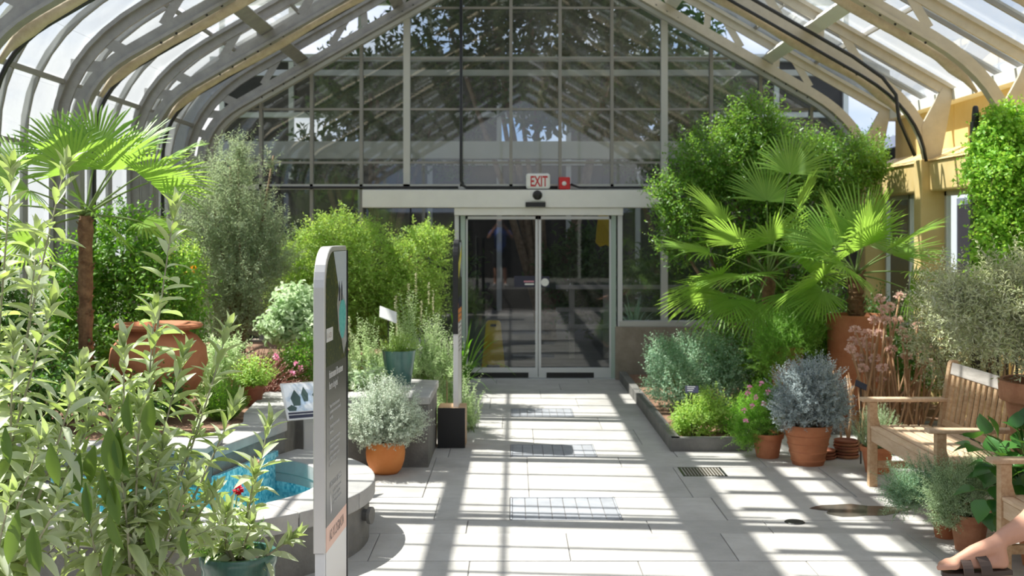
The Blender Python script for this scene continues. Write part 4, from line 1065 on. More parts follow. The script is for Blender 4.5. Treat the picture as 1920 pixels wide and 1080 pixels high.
eyes(body, (sx-.03, sy, 1.28), (-1, -.1, -.05))
m = MB(); m.ellipsoid((sx-.005, sy, 1.335), (.098, .09, .085), 20, 12); m.ellipsoid((sx+.05, sy, 1.27), (.06, .085, .11), 18, 12); remesh('hair', m, 'hair_light', pe, .012)
m = MB(); chain(m, [((sx+.0, sy, .58), .150), ((sx+.03, sy, .70), .142), ((sx+.05, sy, .90), .152), ((sx+.04, sy, 1.0), .125), ((sx+.02, sy, 1.06), .07)])
for s in (-1, 1): chain(m, [((sx+.03, sy+s*.13, 1.0), .075), ((sx+.03, sy+s*.18, .99), .066), ((sx-.03, sy+s*.21, .86), .056)])
remesh('top', m, 'shirt_pink', pe, .012)
m = MB()
chain(m, [((sx, sy, .56), .150), (hipL, .112), (hipL.lerp(kneeL, .5)+Vector((0, 0, .02)), .104), (hipL.lerp(kneeL, .72)+Vector((0, 0, .012)), .092)])
chain(m, [(hipR, .112), (hipR.lerp(kneeR, .5), .102), (hipR.lerp(kneeR, .72), .092)]); remesh('shorts', m, 'trouser_grey', pe, .012)
# sandals
def sandal(heel, ball, tip, sd, up, parent, strap=True):
    sh = obj('sandal', MB().prism([(-.035, -.03), (-.04, .03), (.05, .034), (.16, .046), (.22, .046), (.262, .028), (.27, .0), (.258, -.03), (.21, -.046), (.14, -.040), (.05, -.032)], lambda a, b, d: tuple(heel+(tip-heel).normalized()*a+sd*b+up*d), -.024, -.002), 'sandal_brown', parent, bevel=.004)
    fd = (tip-heel).normalized()
    for a0, a1, hgt in ((.10, .15, .075), (.155, .20, .058)):
        m = MB(); n = 14; vs = []
        for i in range(n+1):
            a = math.pi*i/n
            for q in (a0+(.03 if a0 < .12 else 0)*math.cos(a), a1+(.03 if a0 < .12 else 0)*math.cos(a)):
                for rr in (1.0, 1.10): vs.append(tuple(heel+fd*q+sd*(math.cos(a)*.047*rr)+up*(math.sin(a)*hgt*rr-.008)))
        fs = []
        for i in range(n):
            b = i*4; c2 = b+4
            fs += [(b, c2, c2+2, b+2), (b+1, b+3, c2+3, c2+1), (b, b+1, c2+1, c2), (b+2, c2+2, c2+3, b+3)]
        fs += [(0, 2, 3, 1), (n*4, n*4+1, n*4+3, n*4+2)]
        obj('strap', m.add(vs, fs), 'sandal_brown', sh, bevel=.001)
    return sh
sole_h = heel-fd*.0-up_*.026
sandal(sole_h, ball, sole_h+fd*.27, sd_, up_, pe)
sandal(Vector((2.66, 5.22, .024)), None, Vector((2.36, 5.22, .024)), Vector((0, 1, 0)), Vector((0, 0, 1)), pe)

# photographer standing on the landing behind the viewpoint (seen mirrored in the glass doors)
qx, qy, qz = -.33, -.42, .48
ph = thing('photographer', 'person in blue shirt and dark shorts holding up a camera, mirrored in the left door', 'person', (qx, qy, qz))
m = MB()
chain(m, [((qx, qy, qz+.95), .14), ((qx, qy, qz+1.12), .125), ((qx, qy, qz+1.32), .145), ((qx, qy, qz+1.42), .11), ((qx, qy, qz+1.50), .055), ((qx, qy+.01, qz+1.58), .052)])
capsule(m, (qx-.17, qy, qz+1.41), (qx+.17, qy, qz+1.41), .065, .065)
head(m, (qx, qy+.02, qz+1.66), (0, 1, 0))
for s in (-1, 1):
    hp = Vector((qx+s*.09, qy, qz+.92)); kn = Vector((qx+s*.11, qy+.02, qz+.50)); an = Vector((qx+s*.13, qy-.01, qz+.09))
    chain(m, [(hp, .095), (kn, .06), (kn.lerp(an, .3)+Vector((0, -.015, 0)), .058), (an, .038)])
    chain(m, [(an, .038), (an+Vector((s*.03, .12, -.05)), .032)])
    sh = Vector((qx+s*.19, qy, qz+1.41)); el = Vector((qx+s*.30, qy+.12, qz+1.28)); wq = Vector((qx+s*.09, qy+.20, qz+1.58))
    chain(m, [(sh, .055), (el, .043), (wq, .03)]); hand(m, wq, (-s*.35, .15, .5), (-s, .2, 0), 1, .8)
body = remesh('body', m, 'skin', ph, .0095, 5); eyes(body, (qx, qy+.02, qz+1.66), (0, 1, 0))
m = MB(); m.ellipsoid((qx, qy-.01, qz+1.71), (.092, .108, .085), 20, 12); remesh('hair', m, 'hair_dark', ph, .012)
m = MB(); chain(m, [((qx, qy, qz+.96), .155), ((qx, qy, qz+1.12), .142), ((qx, qy, qz+1.32), .158), ((qx, qy, qz+1.43), .12), ((qx, qy, qz+1.47), .075)])
for s in (-1, 1): chain(m, [((qx+s*.12, qy, qz+1.40), .085), ((qx+s*.20, qy+.01, qz+1.40), .075), ((qx+s*.26, qy+.07, qz+1.33), .062)])
remesh('shirt', m, 'shirt_blue', ph, .012)
m = MB()
for s in (-1, 1): chain(m, [((qx+s*.05, qy, qz+.95), .14), ((qx+s*.09, qy, qz+.86), .115), ((qx+s*.11, qy+.01, qz+.56), .098)])
remesh('shorts', m, 'shorts_dark', ph, .012)
for s in (-1, 1):
    a = Vector((qx+s*.13, qy-.01, qz)); m = MB(); chain(m, [(a+Vector((0, -.03, .05)), .045), (a+Vector((s*.02, .06, .048)), .044), (a+Vector((s*.035, .15, .04)), .038)])
    m.v = [(x, y, max(z, qz+.004)) for x, y, z in m.v]; remesh('shoe', m, 'shoe_white', ph, .010)
cb = obj('camera_body', MB().box(qx-.07, qx+.07, qy+.20, qy+.27, qz+1.60, qz+1.69), 'rubber', ph, bevel=.008)
obj('lens', MB().tube([(qx, qy+.27, qz+1.64), (qx, qy+.36, qz+1.64)], [.034, .036], 18), 'black_metal', cb)
obj('strap', MB().tube([(qx-.02, qy+.165, qz+1.46), (qx, qy+.175, qz+1.30), (qx, qy+.17, qz+1.16)], .014, 8), 'shoe_white', ph)
# ================================================================ PLANTS
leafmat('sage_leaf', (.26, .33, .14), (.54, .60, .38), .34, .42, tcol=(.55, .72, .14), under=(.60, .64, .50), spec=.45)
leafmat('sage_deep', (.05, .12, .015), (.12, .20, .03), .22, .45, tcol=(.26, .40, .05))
leafmat('palm_leaf', (0.130, 0.286, 0.039), (0.260, 0.442, 0.078), .42, .42, tcol=(0.494, 0.780, 0.104), spec=.5)
leafmat('palm_dark', (0.057, 0.149, 0.034), (0.127, 0.253, 0.057), .32, .42, tcol=(0.253, 0.483, 0.069))
leafmat('bay_leaf', (0.061, 0.175, 0.026), (0.175, 0.350, 0.052), .30, .38, tcol=(0.455, 0.805, 0.088), spec=.45)
leafmat('lime_leaf', (.22, .44, .07), (.46, .66, .17), .42, .5, tcol=(.62, .82, .14))
leafmat('climber_leaf', (0.168, 0.448, 0.042), (0.364, 0.644, 0.084), .40, .45, tcol=(0.560, 0.850, 0.098))
leafmat('acacia_leaf', (.32, .44, .28), (.55, .64, .44), .38, .6, tcol=(.55, .66, .36))
leafmat('silver_leaf', (0.459, 0.540, 0.432), (0.702, 0.756, 0.634), .22, .7)
leafmat('blue_leaf', (0.297, 0.365, 0.378), (0.486, 0.553, 0.567), .18, .7)
leafmat('greygreen_leaf', (.20, .38, .24), (.46, .60, .42), .28, .45)
leafmat('dark_leaf', (0.030, 0.112, 0.022), (0.105, 0.240, 0.045), .28, .42, tcol=(0.270, 0.540, 0.060))
leafmat('mid_leaf', (0.105, 0.255, 0.038), (0.255, 0.450, 0.075), .35, .5)
leafmat('rosemary_leaf', (.40, .52, .32), (.60, .70, .48), .3, .6)
leafmat('artemisia_leaf', (.42, .56, .28), (.66, .74, .48), .38, .6)
leafmat('fern_leaf', (0.168, 0.392, 0.056), (0.336, 0.560, 0.112), .40, .5)
leafmat('olive_leaf', (.34, .40, .18), (.66, .68, .46), .3, .5, tcol=(.55, .62, .25), under=(.66, .68, .56))
leafmat('broad_leaf', (.025, .11, .02), (.06, .18, .035), .16, .35, tcol=(.20, .42, .05), spec=.5)
leafmat('pale_leaf', (0.345, 0.483, 0.253), (0.598, 0.690, 0.483), .3, .6)
leafmat('dry_flower', (.58, .38, .32), (.80, .62, .55), .25, .8)
leafmat('pink_petal', (0.805, 0.287, 0.483), (0.850, 0.517, 0.667), .3, .6)
leafmat('red_petal', (0.460, 0.023, 0.057), (0.632, 0.069, 0.092), .3, .6)
leafmat('orange_petal', (0.850, 0.368, 0.057), (0.850, 0.575, 0.115), .3, .6)
leafmat('wheat', (0.632, 0.598, 0.414), (0.782, 0.736, 0.552), .3, .7)
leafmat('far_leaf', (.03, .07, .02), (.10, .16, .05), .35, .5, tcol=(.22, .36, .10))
leafmat('tree_leaf', (0.069, 0.127, 0.034), (0.161, 0.241, 0.069), .3, .5)

def stems(parent, pts_list, r0, r1, m, name='stem', n=6):
    for pts in pts_list:
        k = len(pts); obj(name, MB().tube(pts, [r0+(r1-r0)*i/(k-1) for i in range(k)], n), m, parent, smooth=True)
def shrub(name, label, cat, base, blobs, n, tl, per, L, Wd, lm, tmpl=TQ, seed=1, trunk=.02, trunk_m='bark', nbranch=6, group=None, clip=None, twig=True, extra=None, **k):
    rg = np.random.default_rng(seed); t = thing(name, label, cat, base, group)
    lf, tw = TM(), TM()
    spray(rg, blobs, n, tl, per, L, Wd, tmpl, lf, tw if twig else None, clip=clip, tr=max(.0015, L*.03), **k)
    foliage('foliage', lf, lm, t)
    if twig: foliage('twigs', tw, trunk_m, t)
    b0 = Vector(base); br = []
    for i in range(nbranch):
        b = blobs[i % len(blobs)]; c = Vector(b[:3])+Vector(rg.normal(0, .25, 3)*np.array(b[3:6]))
        mid = b0.lerp(c, .5)+Vector((rg.normal(0, .04), rg.normal(0, .04), .05)); br.append([b0+Vector((rg.normal(0, trunk), rg.normal(0, trunk), 0)), b0.lerp(mid, .5), mid, c])
    stems(t, br, trunk, trunk*.35, trunk_m, 'branch')
    return t
def dome(name, label, cat, c, z0, n, R, hgt, per, L, Wd, lm, seed=1, tmpl=TN, ang=.6, lean=1.0, stem_m='stem_green', spread=.3, group=None, droop=0., t0=.15, tr=.0018, flat=.2, extra=None):
    """stems radiating from a pot or crown, leaved all along"""
    rg = np.random.default_rng(seed); t = thing(name, label, cat, (c[0], c[1], z0), group)
    lf, tw = TM(), TM()
    a = rg.uniform(0, 6.283, n); q = rg.uniform(0, 1, n)**.55
    P0 = np.stack([c[0]+R*spread*q*np.cos(a), c[1]+R*spread*q*np.sin(a), np.full(n, z0)], 1)
    tip = np.stack([c[0]+R*lean*q*np.cos(a), c[1]+R*lean*q*np.sin(a), z0+hgt*np.sqrt(np.maximum(.06, 1-(q*.93)**2))*rg.uniform(.85, 1.08, n)], 1)
    D = tip-P0; Ln = np.linalg.norm(D, axis=1)
    wands(rg, P0, D, Ln, per, L, Wd, tmpl, ang=ang, t0=t0, droop=droop, flat=flat, leaf=lf, twig=tw, tr=tr)
    foliage('foliage', lf, lm, t); foliage('twigs', tw, stem_m, t)
    return t, rg

# ---- foreground sages, leaf by leaf
LV = []
for k, (bend, fold) in enumerate([(.05, .25), (.18, .2), (.34, .15), (.5, .2), (.12, .3), (.65, .12)]):
    v, tr_l = leaf_tmpl([(0, .05), (.12, .20), (.3, .42), (.5, .5), (.7, .42), (.87, .22), (1, 0)], bend, fold)
    v = v.copy(); v[:, 1] *= .27
    me = bpy.data.meshes.new('leaf'); me.from_pydata(v.tolist(), [], tr_l.tolist()); me.materials.append(MATS['sage_leaf'])
    me.polygons.foreach_set('use_smooth', [True]*len(me.polygons)); LV.append(me)
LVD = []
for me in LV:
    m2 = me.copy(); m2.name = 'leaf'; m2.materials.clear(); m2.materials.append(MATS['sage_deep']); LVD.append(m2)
def orient(p, d, n, L, Wf=1.0):
    d = Vector(d).normalized(); n = Vector(n); n = (n-d*n.dot(d)).normalized(); x = d.cross(n)
    M = Matrix((d*L, x*L*Wf, n*L)).transposed().to_4x4(); M.translation = p; return M
def sage(label, base, tips, seed, Lmax=.15, limit=292, spacing=.042, fill=0, fillblob=None, deep=(), droop=()):
    rs = random.Random(seed); rg = np.random.default_rng(seed)
    t = thing('sage_plant', label, 'plant', base, 'tall sages at the front'); out = []
    for ti, tip in enumerate(tips):
        b = Vector(base)+Vector((rs.uniform(-.06, .06), rs.uniform(-.06, .06), 0)); e = Vector(tip); L = (e-b).length
        mid = b.lerp(e, .45)+Vector((rs.uniform(-.06, .06), rs.uniform(-.05, .05), -.02*L)); pts = []
        for k in range(9):
            f = k/8; pts.append(b*(1-f)**2+mid*2*f*(1-f)+e*f*f)
        obj('stem', MB().tube(pts, [.009-.0065*k/8 for k in range(9)], 6), 'stem_grey', t, smooth=True)
        tg = (pts[8]-pts[7]).normalized(); u = tg.cross(Vector((.3, .5, .1))).normalized(); v = tg.cross(u)
        for q in range(7):                                            # terminal tuft
            a = q*2.4+rs.uniform(-.3, .3); op = .14+.11*q; rad = u*math.cos(a)+v*math.sin(a)
            out.append((-.5, orient(pts[8]-tg*.006*q, tg*math.cos(op)+rad*math.sin(op), tg*math.sin(op)-rad*math.cos(op)+Vector((0, 0, .1)), Lmax*rs.uniform(.5, .78), 1.05), rs.choice([0, 1, 4, 2]), False))
        n = int(L*.78/spacing); rot = rs.uniform(0, 6.28)
        for k in range(n):
            f = 1-(k*spacing+.012)/L
            if f < .2: break
            i = min(7, int(f*8)); p = pts[i].lerp(pts[i+1], f*8-i); tg = (pts[i+1]-pts[i]).normalized()
            u = tg.cross(Vector((.3, .5, .1))).normalized(); v = tg.cross(u)
            for s in (0, math.pi):
                if k > 5 and rs.random() < .22: continue
                a = rot+k*1.57+s+rs.uniform(-.35, .35); rad = u*math.cos(a)+v*math.sin(a)
                op = min(1.25, .25+k*.16)+rs.uniform(-.15, .2)        # opens with age
                d = tg*math.cos(op)+rad*math.sin(op)+Vector((0, 0, -.02*k*rs.random()))
                nn = tg*math.sin(op)-rad*math.cos(op)+Vector((0, 0, .35))
                ln = Lmax*min(1, .56+.09*k)*rs.uniform(.72, 1.12)
                var = 0 if k < 2 else rs.choice([1, 1, 2, 3, 4, 5] if k > 4 else [0, 1, 4, 2])
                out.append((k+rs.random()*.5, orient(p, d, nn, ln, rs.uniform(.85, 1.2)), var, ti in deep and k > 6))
            if k > 4 and rs.random() < .35:                           # small side shoot
                a = rs.uniform(0, 6.28); rad = u*math.cos(a)+v*math.sin(a); d0 = (tg+rad*.8).normalized()
                for q in range(4):
                    d = (d0+Vector((rs.uniform(-.5, .5), rs.uniform(-.5, .5), rs.uniform(-.2, .5)))).normalized()
                    out.append((k+6, orient(p+d0*.01, d, tg-rad*.4, Lmax*rs.uniform(.35, .55)), rs.choice([0, 1, 4]), False))
    for px, py, Y, L in droop:                                        # old broad leaves hanging low
        p = at(px, py, Y); d = Vector((rs.uniform(-.35, .35), rs.uniform(-.3, .1), -1)); nn = Vector((rs.uniform(-.4, .4), -1, rs.uniform(-.2, .3)))
        out.append((-1, orient(p, d, nn, L, rs.uniform(.9, 1.4)), rs.choice([0, 1, 2, 4]), True))
    out.sort(key=lambda q: q[0])
    for _, M, v, dp in out[:limit]:
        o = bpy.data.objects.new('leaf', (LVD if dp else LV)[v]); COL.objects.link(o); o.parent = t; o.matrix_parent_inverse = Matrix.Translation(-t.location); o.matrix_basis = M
    lf = TM()
    for _, M, v, dp in out[limit:]:
        me = LV[v]; co = np.empty(len(me.vertices)*3); me.vertices.foreach_get('co', co); A = np.array(M)
        V = co.reshape(-1, 3) @ A[:3, :3].T+A[:3, 3]; T = np.array([p.vertices[:] for p in me.polygons]); lf.add(V, T)
    if fill:
        P, U = shell_pts(rg, fillblob, fill, .1)
        tw = TM(); wands(rg, P, U+Z*.9+rg.normal(0, .5, P.shape), .16, 8, Lmax*.72, Lmax*.19, TO, ang=.9, leaf=lf, twig=tw, tr=.003, flat=.4)
        foliage('twigs', tw, 'stem_grey', t)
    if lf.n: foliage('foliage', lf, 'sage_leaf', t)
    return t
A_ = lambda px, py, Y: tuple(at(px, py, Y))
sage('tallest grey green sage at the left edge, reaching above the urn', (-2.02, 4.3, .36),
     [A_(22, 318, 4.3), A_(122, 312, 4.4), A_(70, 440, 4.6), A_(-30, 420, 4.2), A_(95, 575, 4.1), A_(25, 640, 4.0), A_(150, 690, 4.0), A_(-20, 760, 3.9), A_(75, 830, 3.9), A_(165, 800, 4.2), A_(120, 930, 3.9), A_(20, 930, 3.8)], 3,
     fill=60, fillblob=[(-2.0, 4.45, .95, .32, .3, .38), (-1.85, 4.35, .65, .34, .3, .28)],
     droop=[(35, 955, 3.75, .20), (62, 985, 3.75, .16), (10, 800, 3.85, .14), (95, 830, 3.8, .15)])
sage('grey green sage in the middle of the front, one long spike leaning right', (-1.52, 4.45, .32),
     [A_(328, 388, 4.5), A_(290, 585, 4.4), A_(232, 650, 4.3), A_(345, 668, 4.5), A_(425, 622, 4.6), A_(195, 735, 4.2), A_(262, 765, 4.2), A_(395, 715, 4.6), A_(438, 765, 4.7), A_(305, 840, 4.3), A_(355, 900, 4.4), A_(225, 880, 4.2), A_(165, 960, 4.1), A_(395, 930, 4.6), A_(270, 950, 4.3)], 8,
     fill=45, fillblob=[(-1.58, 4.5, .85, .22, .2, .32), (-1.5, 4.4, .6, .26, .25, .2)], deep=(5, 9, 11),
     droop=[(150, 850, 4.05, .19), (178, 835, 4.05, .16), (205, 800, 4.0, .20), (222, 805, 4.0, .18), (192, 880, 4.0, .17), (212, 900, 4.0, .16), (160, 905, 4.0, .15), (205, 960, 4.0, .15), (275, 985, 4.2, .12), (240, 740, 4.1, .15), (285, 745, 4.1, .16), (208, 1020, 4.0, .14), (345, 990, 4.25, .12)])
sage('lower sage growing from the teal pot, one shoot over the pool', (*PC, .36),
     [A_(503, 800, 5.0), A_(478, 890, 4.9), A_(378, 905, 4.9), A_(425, 960, 4.8), A_(545, 1010, 4.9), A_(365, 1010, 4.8), A_(330, 960, 4.85), A_(470, 985, 4.8)], 21, Lmax=.155)
# dark red scabious flowers among the sage
for k, (px, py) in enumerate([(335, 955), (447, 918), (480, 870)]):
    p = at(px, py, 4.95); rg = np.random.default_rng(k); t = thing('scabious_flower', ['dark red button flower at the pool edge, lowest', 'dark red button flower before the water, middle one', 'faded brown seed head on the shoot over the pool'][k], 'flower', p, 'small red flowers')
    lf = TM(); u = nrmz(rg.normal(0, 1, (60, 3))); lf.leaves(np.array(p)+u*.006, u, rg.normal(0, 1, (60, 3)), .022, .012, TQ)
    foliage('flower_head', lf, 'red_petal' if k < 2 else 'dry_flower', t, None)
    obj('stem', MB().tube([(p.x, p.y, p.z), (p.x-.03, p.y+.02, p.z-.15), (PC[0], PC[1], .42)], .003, 5), 'stem_green', t, smooth=True)
dome('herb', 'feathery green herb at the foot of the sage in the teal pot', 'plant', (PC[0]-.06, PC[1]+.02), .37, 60, .2, .3, 22, .03, .004, 'fern_leaf', 31)

# ---- fan palms
def palm(name, label, base, crown, fronds, lm, seed, tr=.07, seg=34, group='fan palms'):
    rg = random.Random(seed); t = thing(name, label, 'palm', base, group)
    b, c = Vector(base), Vector(crown); n = 14; m = MB()
    m.tube([b.lerp(c, k/n) for k in range(n+1)], [tr*(1.0+.16*(k % 2)+.10*math.sin(k*2.1)) for k in range(n+1)], 14)
    tk = obj('trunk', m, 'palm_bark', t)
    m = MB()
    for k in range(46):                              # old leaf bases
        f = rg.random(); a = rg.uniform(0, 6.28); p = b.lerp(c, f); d = Vector((math.cos(a), math.sin(a), 0))
        m.beam(p+d*tr*.8, p+d*tr*1.35+Vector((0, 0, tr*.75)), tr*.5, tr*.16, d)
    obj('leaf_base', m, 'palm_bark', tk)
    for az, el, pl, R, spr in fronds:
        d0 = Vector((math.cos(az)*math.cos(el), math.sin(az)*math.cos(el), math.sin(el)))
        pts = [c+d0*pl*k/6-Vector((0, 0, 1))*(.16*pl*(k/6)**2*math.cos(el)) for k in range(7)]
        fr = obj('frond', MB().tube(pts, [.011-.006*k/6 for k in range(7)], 6), 'stem_green', t, smooth=True)
        d = (pts[-1]-pts[-2]).normalized(); s = d.cross(Vector((0, 0, 1)))
        s = s.normalized() if s.length > .05 else Vector((1, 0, 0)); nn = s.cross(d).normalized()
        nn = (nn+s*rg.uniform(-1.1, 1.1)).normalized(); s = d.cross(nn).normalized()
        h = np.array(pts[-1]); D, S, N = np.array(d), np.array(s), np.array(nn); lf = TM()
        dth = spr*2/seg
        for k in range(seg):
            th = -spr+dth*(k+.5); q = th/spr; L = R*(1-.28*q*q)*rg.uniform(.93, 1.05)
            dr = D*math.cos(th)+S*math.sin(th); cr = S*math.cos(th)-D*math.sin(th); V = []; j = .50
            dd = rg.uniform(.02, .20); j = rg.uniform(.34, .42)
            for f, w in ((.03, .03*dth*.52), (.2, .2*dth*.52), (j, j*dth*.48), (.70, .010/R), (.88, .006/R)):
                ctr = h+dr*L*f-Z*(dd*L*max(0, f-.35)**2*2.2)+N*(.10*L*q*q*f)
                V += [ctr-cr*w*L, ctr+N*w*L*.55, ctr+cr*w*L]
            V.append(h+dr*L-Z*(dd*L*.95)+N*.10*L*q*q); T = []
            for r in range(4):
                a, b2 = r*3, r*3+3; T += [(a, a+1, b2+1), (a, b2+1, b2), (a+1, a+2, b2+2), (a+1, b2+2, b2+1)]
            T += [(12, 13, 15), (13, 14, 15)]; lf.add(np.array(V), np.array(T))
        bl_ = link('fan_blade', lf.mesh('fan_blade'), lm, fr)
    return t
R_ = math.radians
def ring(n, seed, el0, el1, pl, R, spr=R_(105), az0=0):
    r = random.Random(seed); return [(az0+6.283*k/n+r.uniform(-.25, .25), r.uniform(el0, el1), pl*r.uniform(.8, 1.15), R*r.uniform(.85, 1.1), spr*r.uniform(.85, 1.1)) for k in range(n)]
palm('fan_palm', 'sunlit fan palm at the far left behind the sage, on a brown trunk', (-3.13, 8.2, .5), (-3.13, 8.2, 1.98),
     [(R_(180), .70, .62, .52, R_(95)), (R_(150), 1.1, .55, .46, R_(90)), (R_(25), .75, .62, .52, R_(90)), (R_(-15), .55, .62, .50, R_(95)), (R_(0), .05, .42, .42, R_(95)), (R_(200), .28, .60, .52, R_(95)), (R_(90), 1.2, .55, .50, R_(90)), (R_(270), .95, .42, .42, R_(90)), (R_(60), .95, .62, .50, R_(90)), (R_(235), .5, .50, .42, R_(95)), (R_(300), .15, .42, .40, R_(95)), (R_(175), -.15, .42, .42, R_(95)), (R_(330), .95, .45, .45, R_(90))], 'palm_leaf', 2, .047)
palm('fan_palm', 'fan palm in the large terracotta pot on the right', (3.29, 10.75, .98), (3.29, 10.75, 1.46),
     [(R_(180), .45, .50, .62, R_(100)), (R_(150), .95, .36, .62, R_(95)), (R_(215), .15, .46, .55, R_(105)), (R_(20), .55, .48, .62, R_(95)), (R_(-30), .2, .55, .58, R_(100)), (R_(60), 1.15, .42, .66, R_(95)), (R_(270), .9, .38, .62, R_(100)), (R_(300), 1.25, .40, .60, R_(90)), (R_(240), .35, .45, .5, R_(100)), (R_(110), .5, .45, .6, R_(100)), (R_(335), .75, .45, .6, R_(95)), (R_(190), 1.2, .4, .6, R_(90)), (R_(200), -.25, .38, .42, R_(100)), (R_(350), -.15, .5, .5, R_(100))], 'palm_leaf', 6, .068)
palm('fan_palm', 'taller fan palm left of the potted one, arching over the low bed', (2.62, 11.5, .07), (2.62, 11.5, 1.42),
     [(R_(180), .50, .68, .66, R_(95)), (R_(170), .95, .75, .62, R_(95)), (R_(195), .12, .55, .60, R_(100)), (R_(230), .2, .50, .62, R_(100)), (R_(80), 1.25, .85, .58, R_(90)), (R_(10), 1.15, .80, .55, R_(95)), (R_(260), .8, .55, .6, R_(95)), (R_(205), -.30, .50, .55, R_(100)), (R_(160), -.1, .6, .6, R_(100)), (R_(300), .4, .5, .55, R_(95)), (R_(40), .6, .6, .6, R_(95)), (R_(215), .75, .55, .66, R_(95)), (R_(240), -.5, .42, .5, R_(95)), (R_(280), -.2, .45, .5, R_(95)), (R_(35), 1.28, 1.15, .55, R_(85))], 'palm_leaf', 9, .06)

# ---- shrubs at the right
shrub('bay_tree', 'big dark glossy evergreen tree filling the right corner before the gable', 'tree', (2.9, 13.0, .07),
      [pblob(1415, 235, 13.0, 62, .35, 60), pblob(1340, 300, 13.0, 85, .45, 70), pblob(1450, 310, 12.9, 110, .5, 85), pblob(1575, 310, 13.0, 95, .5, 62), pblob(1290, 370, 12.9, 72, .4, 60), pblob(1290, 440, 12.9, 62, .35, 55), pblob(1400, 400, 13.0, 110, .5, 80), pblob(1520, 400, 13.0, 110, .5, 80), pblob(1640, 300, 13.0, 45, .3, 40), pblob(1450, 500, 13.1, 130, .4, 80)],
      4600, .26, 11, .062, .028, 'bay_leaf', TQ, 4, .04, 'bark', 10, shell=.55, clip=box_clip(y1=14.15, x1=4.3), up=.45)
shrub('climber', 'bright green climber hanging over the iron trellis at the right edge', 'climber', (3.95, 9.15, 0),
      [pblob(1890, 245, 9.1, 55, .22, 55), pblob(1880, 330, 9.0, 62, .25, 70), pblob(1895, 420, 8.95, 58, .25, 75), pblob(1930, 300, 9.0, 60, .25, 90), pblob(1840, 300, 9.1, 30, .12, 45), pblob(1870, 480, 9.0, 45, .2, 50), pblob(1940, 450, 9, 50, .2, 90)],
      2500, .20, 10, .050, .034, 'climber_leaf', TQ, 5, .012, 'bark', 7, shell=.7, up=.1, clip=box_clip(x1=4.36), droop=.3)
shrub('olive_bush', 'pale grey olive bush spreading above the big pot by the bench', 'bush', (3.16, 6.46, .95),
      [(3.05, 6.5, 1.42, .42, .35, .28), (2.75, 6.6, 1.35, .30, .28, .22), (3.35, 6.5, 1.35, .38, .32, .30), (3.1, 6.4, 1.22, .45, .3, .22), (2.62, 6.65, 1.52, .18, .18, .16), (3.0, 6.5, 1.62, .3, .25, .14)],
      1500, .20, 14, .044, .013, 'olive_leaf', TQ, 6, .014, 'stem_grey', 9, shell=.35, up=.5, flat=.3)
shrub('grey_shrub', 'loose grey green shrub behind the bench back', 'bush', (3.62, 9.2, 0),
      [(3.55, 9.2, 1.30, .32, .3, .28), (3.85, 9.2, 1.15, .30, .3, .32), (3.45, 9.1, 1.0, .28, .25, .22), (3.7, 9.2, .8, .35, .3, .3)],
      1000, .20, 12, .040, .013, 'olive_leaf', TQ, 7, .012, 'bark', 7, shell=.3, up=.5)
# olive green climber foot and filler under the palms
shrub('filler_shrub', 'dark leafy undergrowth below the two fan palms', 'bush', (3.2, 12.3, .07),
      [(2.6, 12.2, .75, .6, .4, .5), (3.4, 12.2, .8, .6, .4, .55), (4.0, 12.0, .7, .35, .5, .5), (3.9, 11.2, .55, .35, .4, .4), (2.35, 11.6, .5, .3, .3, .35)],
      1300, .25, 9, .06, .026, 'dark_leaf', TQ, 8, .02, 'bark', 8, shell=.4, clip=box_clip(y1=14.1, x1=4.28))
shrub('reed_clump', 'yellow green strappy clump behind the terracotta palm pot', 'plant', (2.9, 11.3, .07), [(2.95, 11.2, .6, .35, .25, .3), (2.7, 11.2, .45, .25, .2, .2)], 260, .45, 4, .30, .016, 'mid_leaf', TQ, 9, .01, 'stem_green', 5, up=1.2)
shrub('mint_bush', 'silvery green bush at the left of the low bed, nearest the doors', 'bush', (1.75, 11.6, .07),
      [(1.62, 11.3, .38, .32, .45, .28), (1.95, 11.7, .52, .40, .5, .34), (2.25, 11.4, .50, .28, .4, .32), (1.55, 11.5, .62, .20, .3, .20), (2.05, 11.3, .30, .35, .3, .2)],
      2100, .13, 11, .032, .017, 'greygreen_leaf', TQ, 10, .014, 'stem_green', 8, shell=.45, clip=box_clip(z0=.03), up=.7)
shrub('lime_herb', 'lime green herb at the front corner of the low bed', 'plant', (1.66, 9.85, .07), [(1.62, 9.82, .24, .22, .2, .18), (1.74, 9.95, .30, .16, .2, .18), (1.50, 9.85, .16, .10, .15, .10)], 420, .13, 12, .034, .019, 'lime_leaf', TQ, 12, .006, 'stem_green', 8, shell=.3, up=.8, clip=box_clip(z0=.06))
shrub('lime_herb', 'small lime herb with brown tips at the low bed kerb, right of its twin', 'plant', (1.93, 9.98, .07), [(1.92, 9.95, .18, .14, .15, .12), (2.05, 10.1, .22, .14, .15, .14)], 240, .12, 12, .030, .014, 'fern_leaf', TQ, 13, .005, 'stem_green', 6, shell=.3, up=.8, clip=box_clip(z0=.06))
fz = P_sm[4]
t = shrub('flowering_herb', 'feathery green herb with small pink flowers in the small dark pot', 'plant', (P_sm[1], P_sm[2], fz*.88), [(P_sm[1]-.06, P_sm[2], fz+.18, .20, .18, .20), (P_sm[1]-.16, P_sm[2], fz+.02, .14, .14, .16), (P_sm[1]+.02, P_sm[2], fz+.30, .13, .12, .14)], 620, .15, 22, .030, .005, 'fern_leaf', TQ, 14, .006, 'stem_green', 8, shell=.3, up=.8, clip=box_clip(z0=.02))
def blossoms(parent, pts, r, lm, seed, name='blossom', n=14):
    q = np.random.default_rng(seed)
    for p in pts:
        lf = TM(); u = nrmz(q.normal(0, 1, (n, 3))+Z*.5); lf.leaves(np.array(p)+u*r*.2, u, q.normal(0, 1, (n, 3)), r, r*.7, TQ); foliage(name, lf, lm, parent, None)
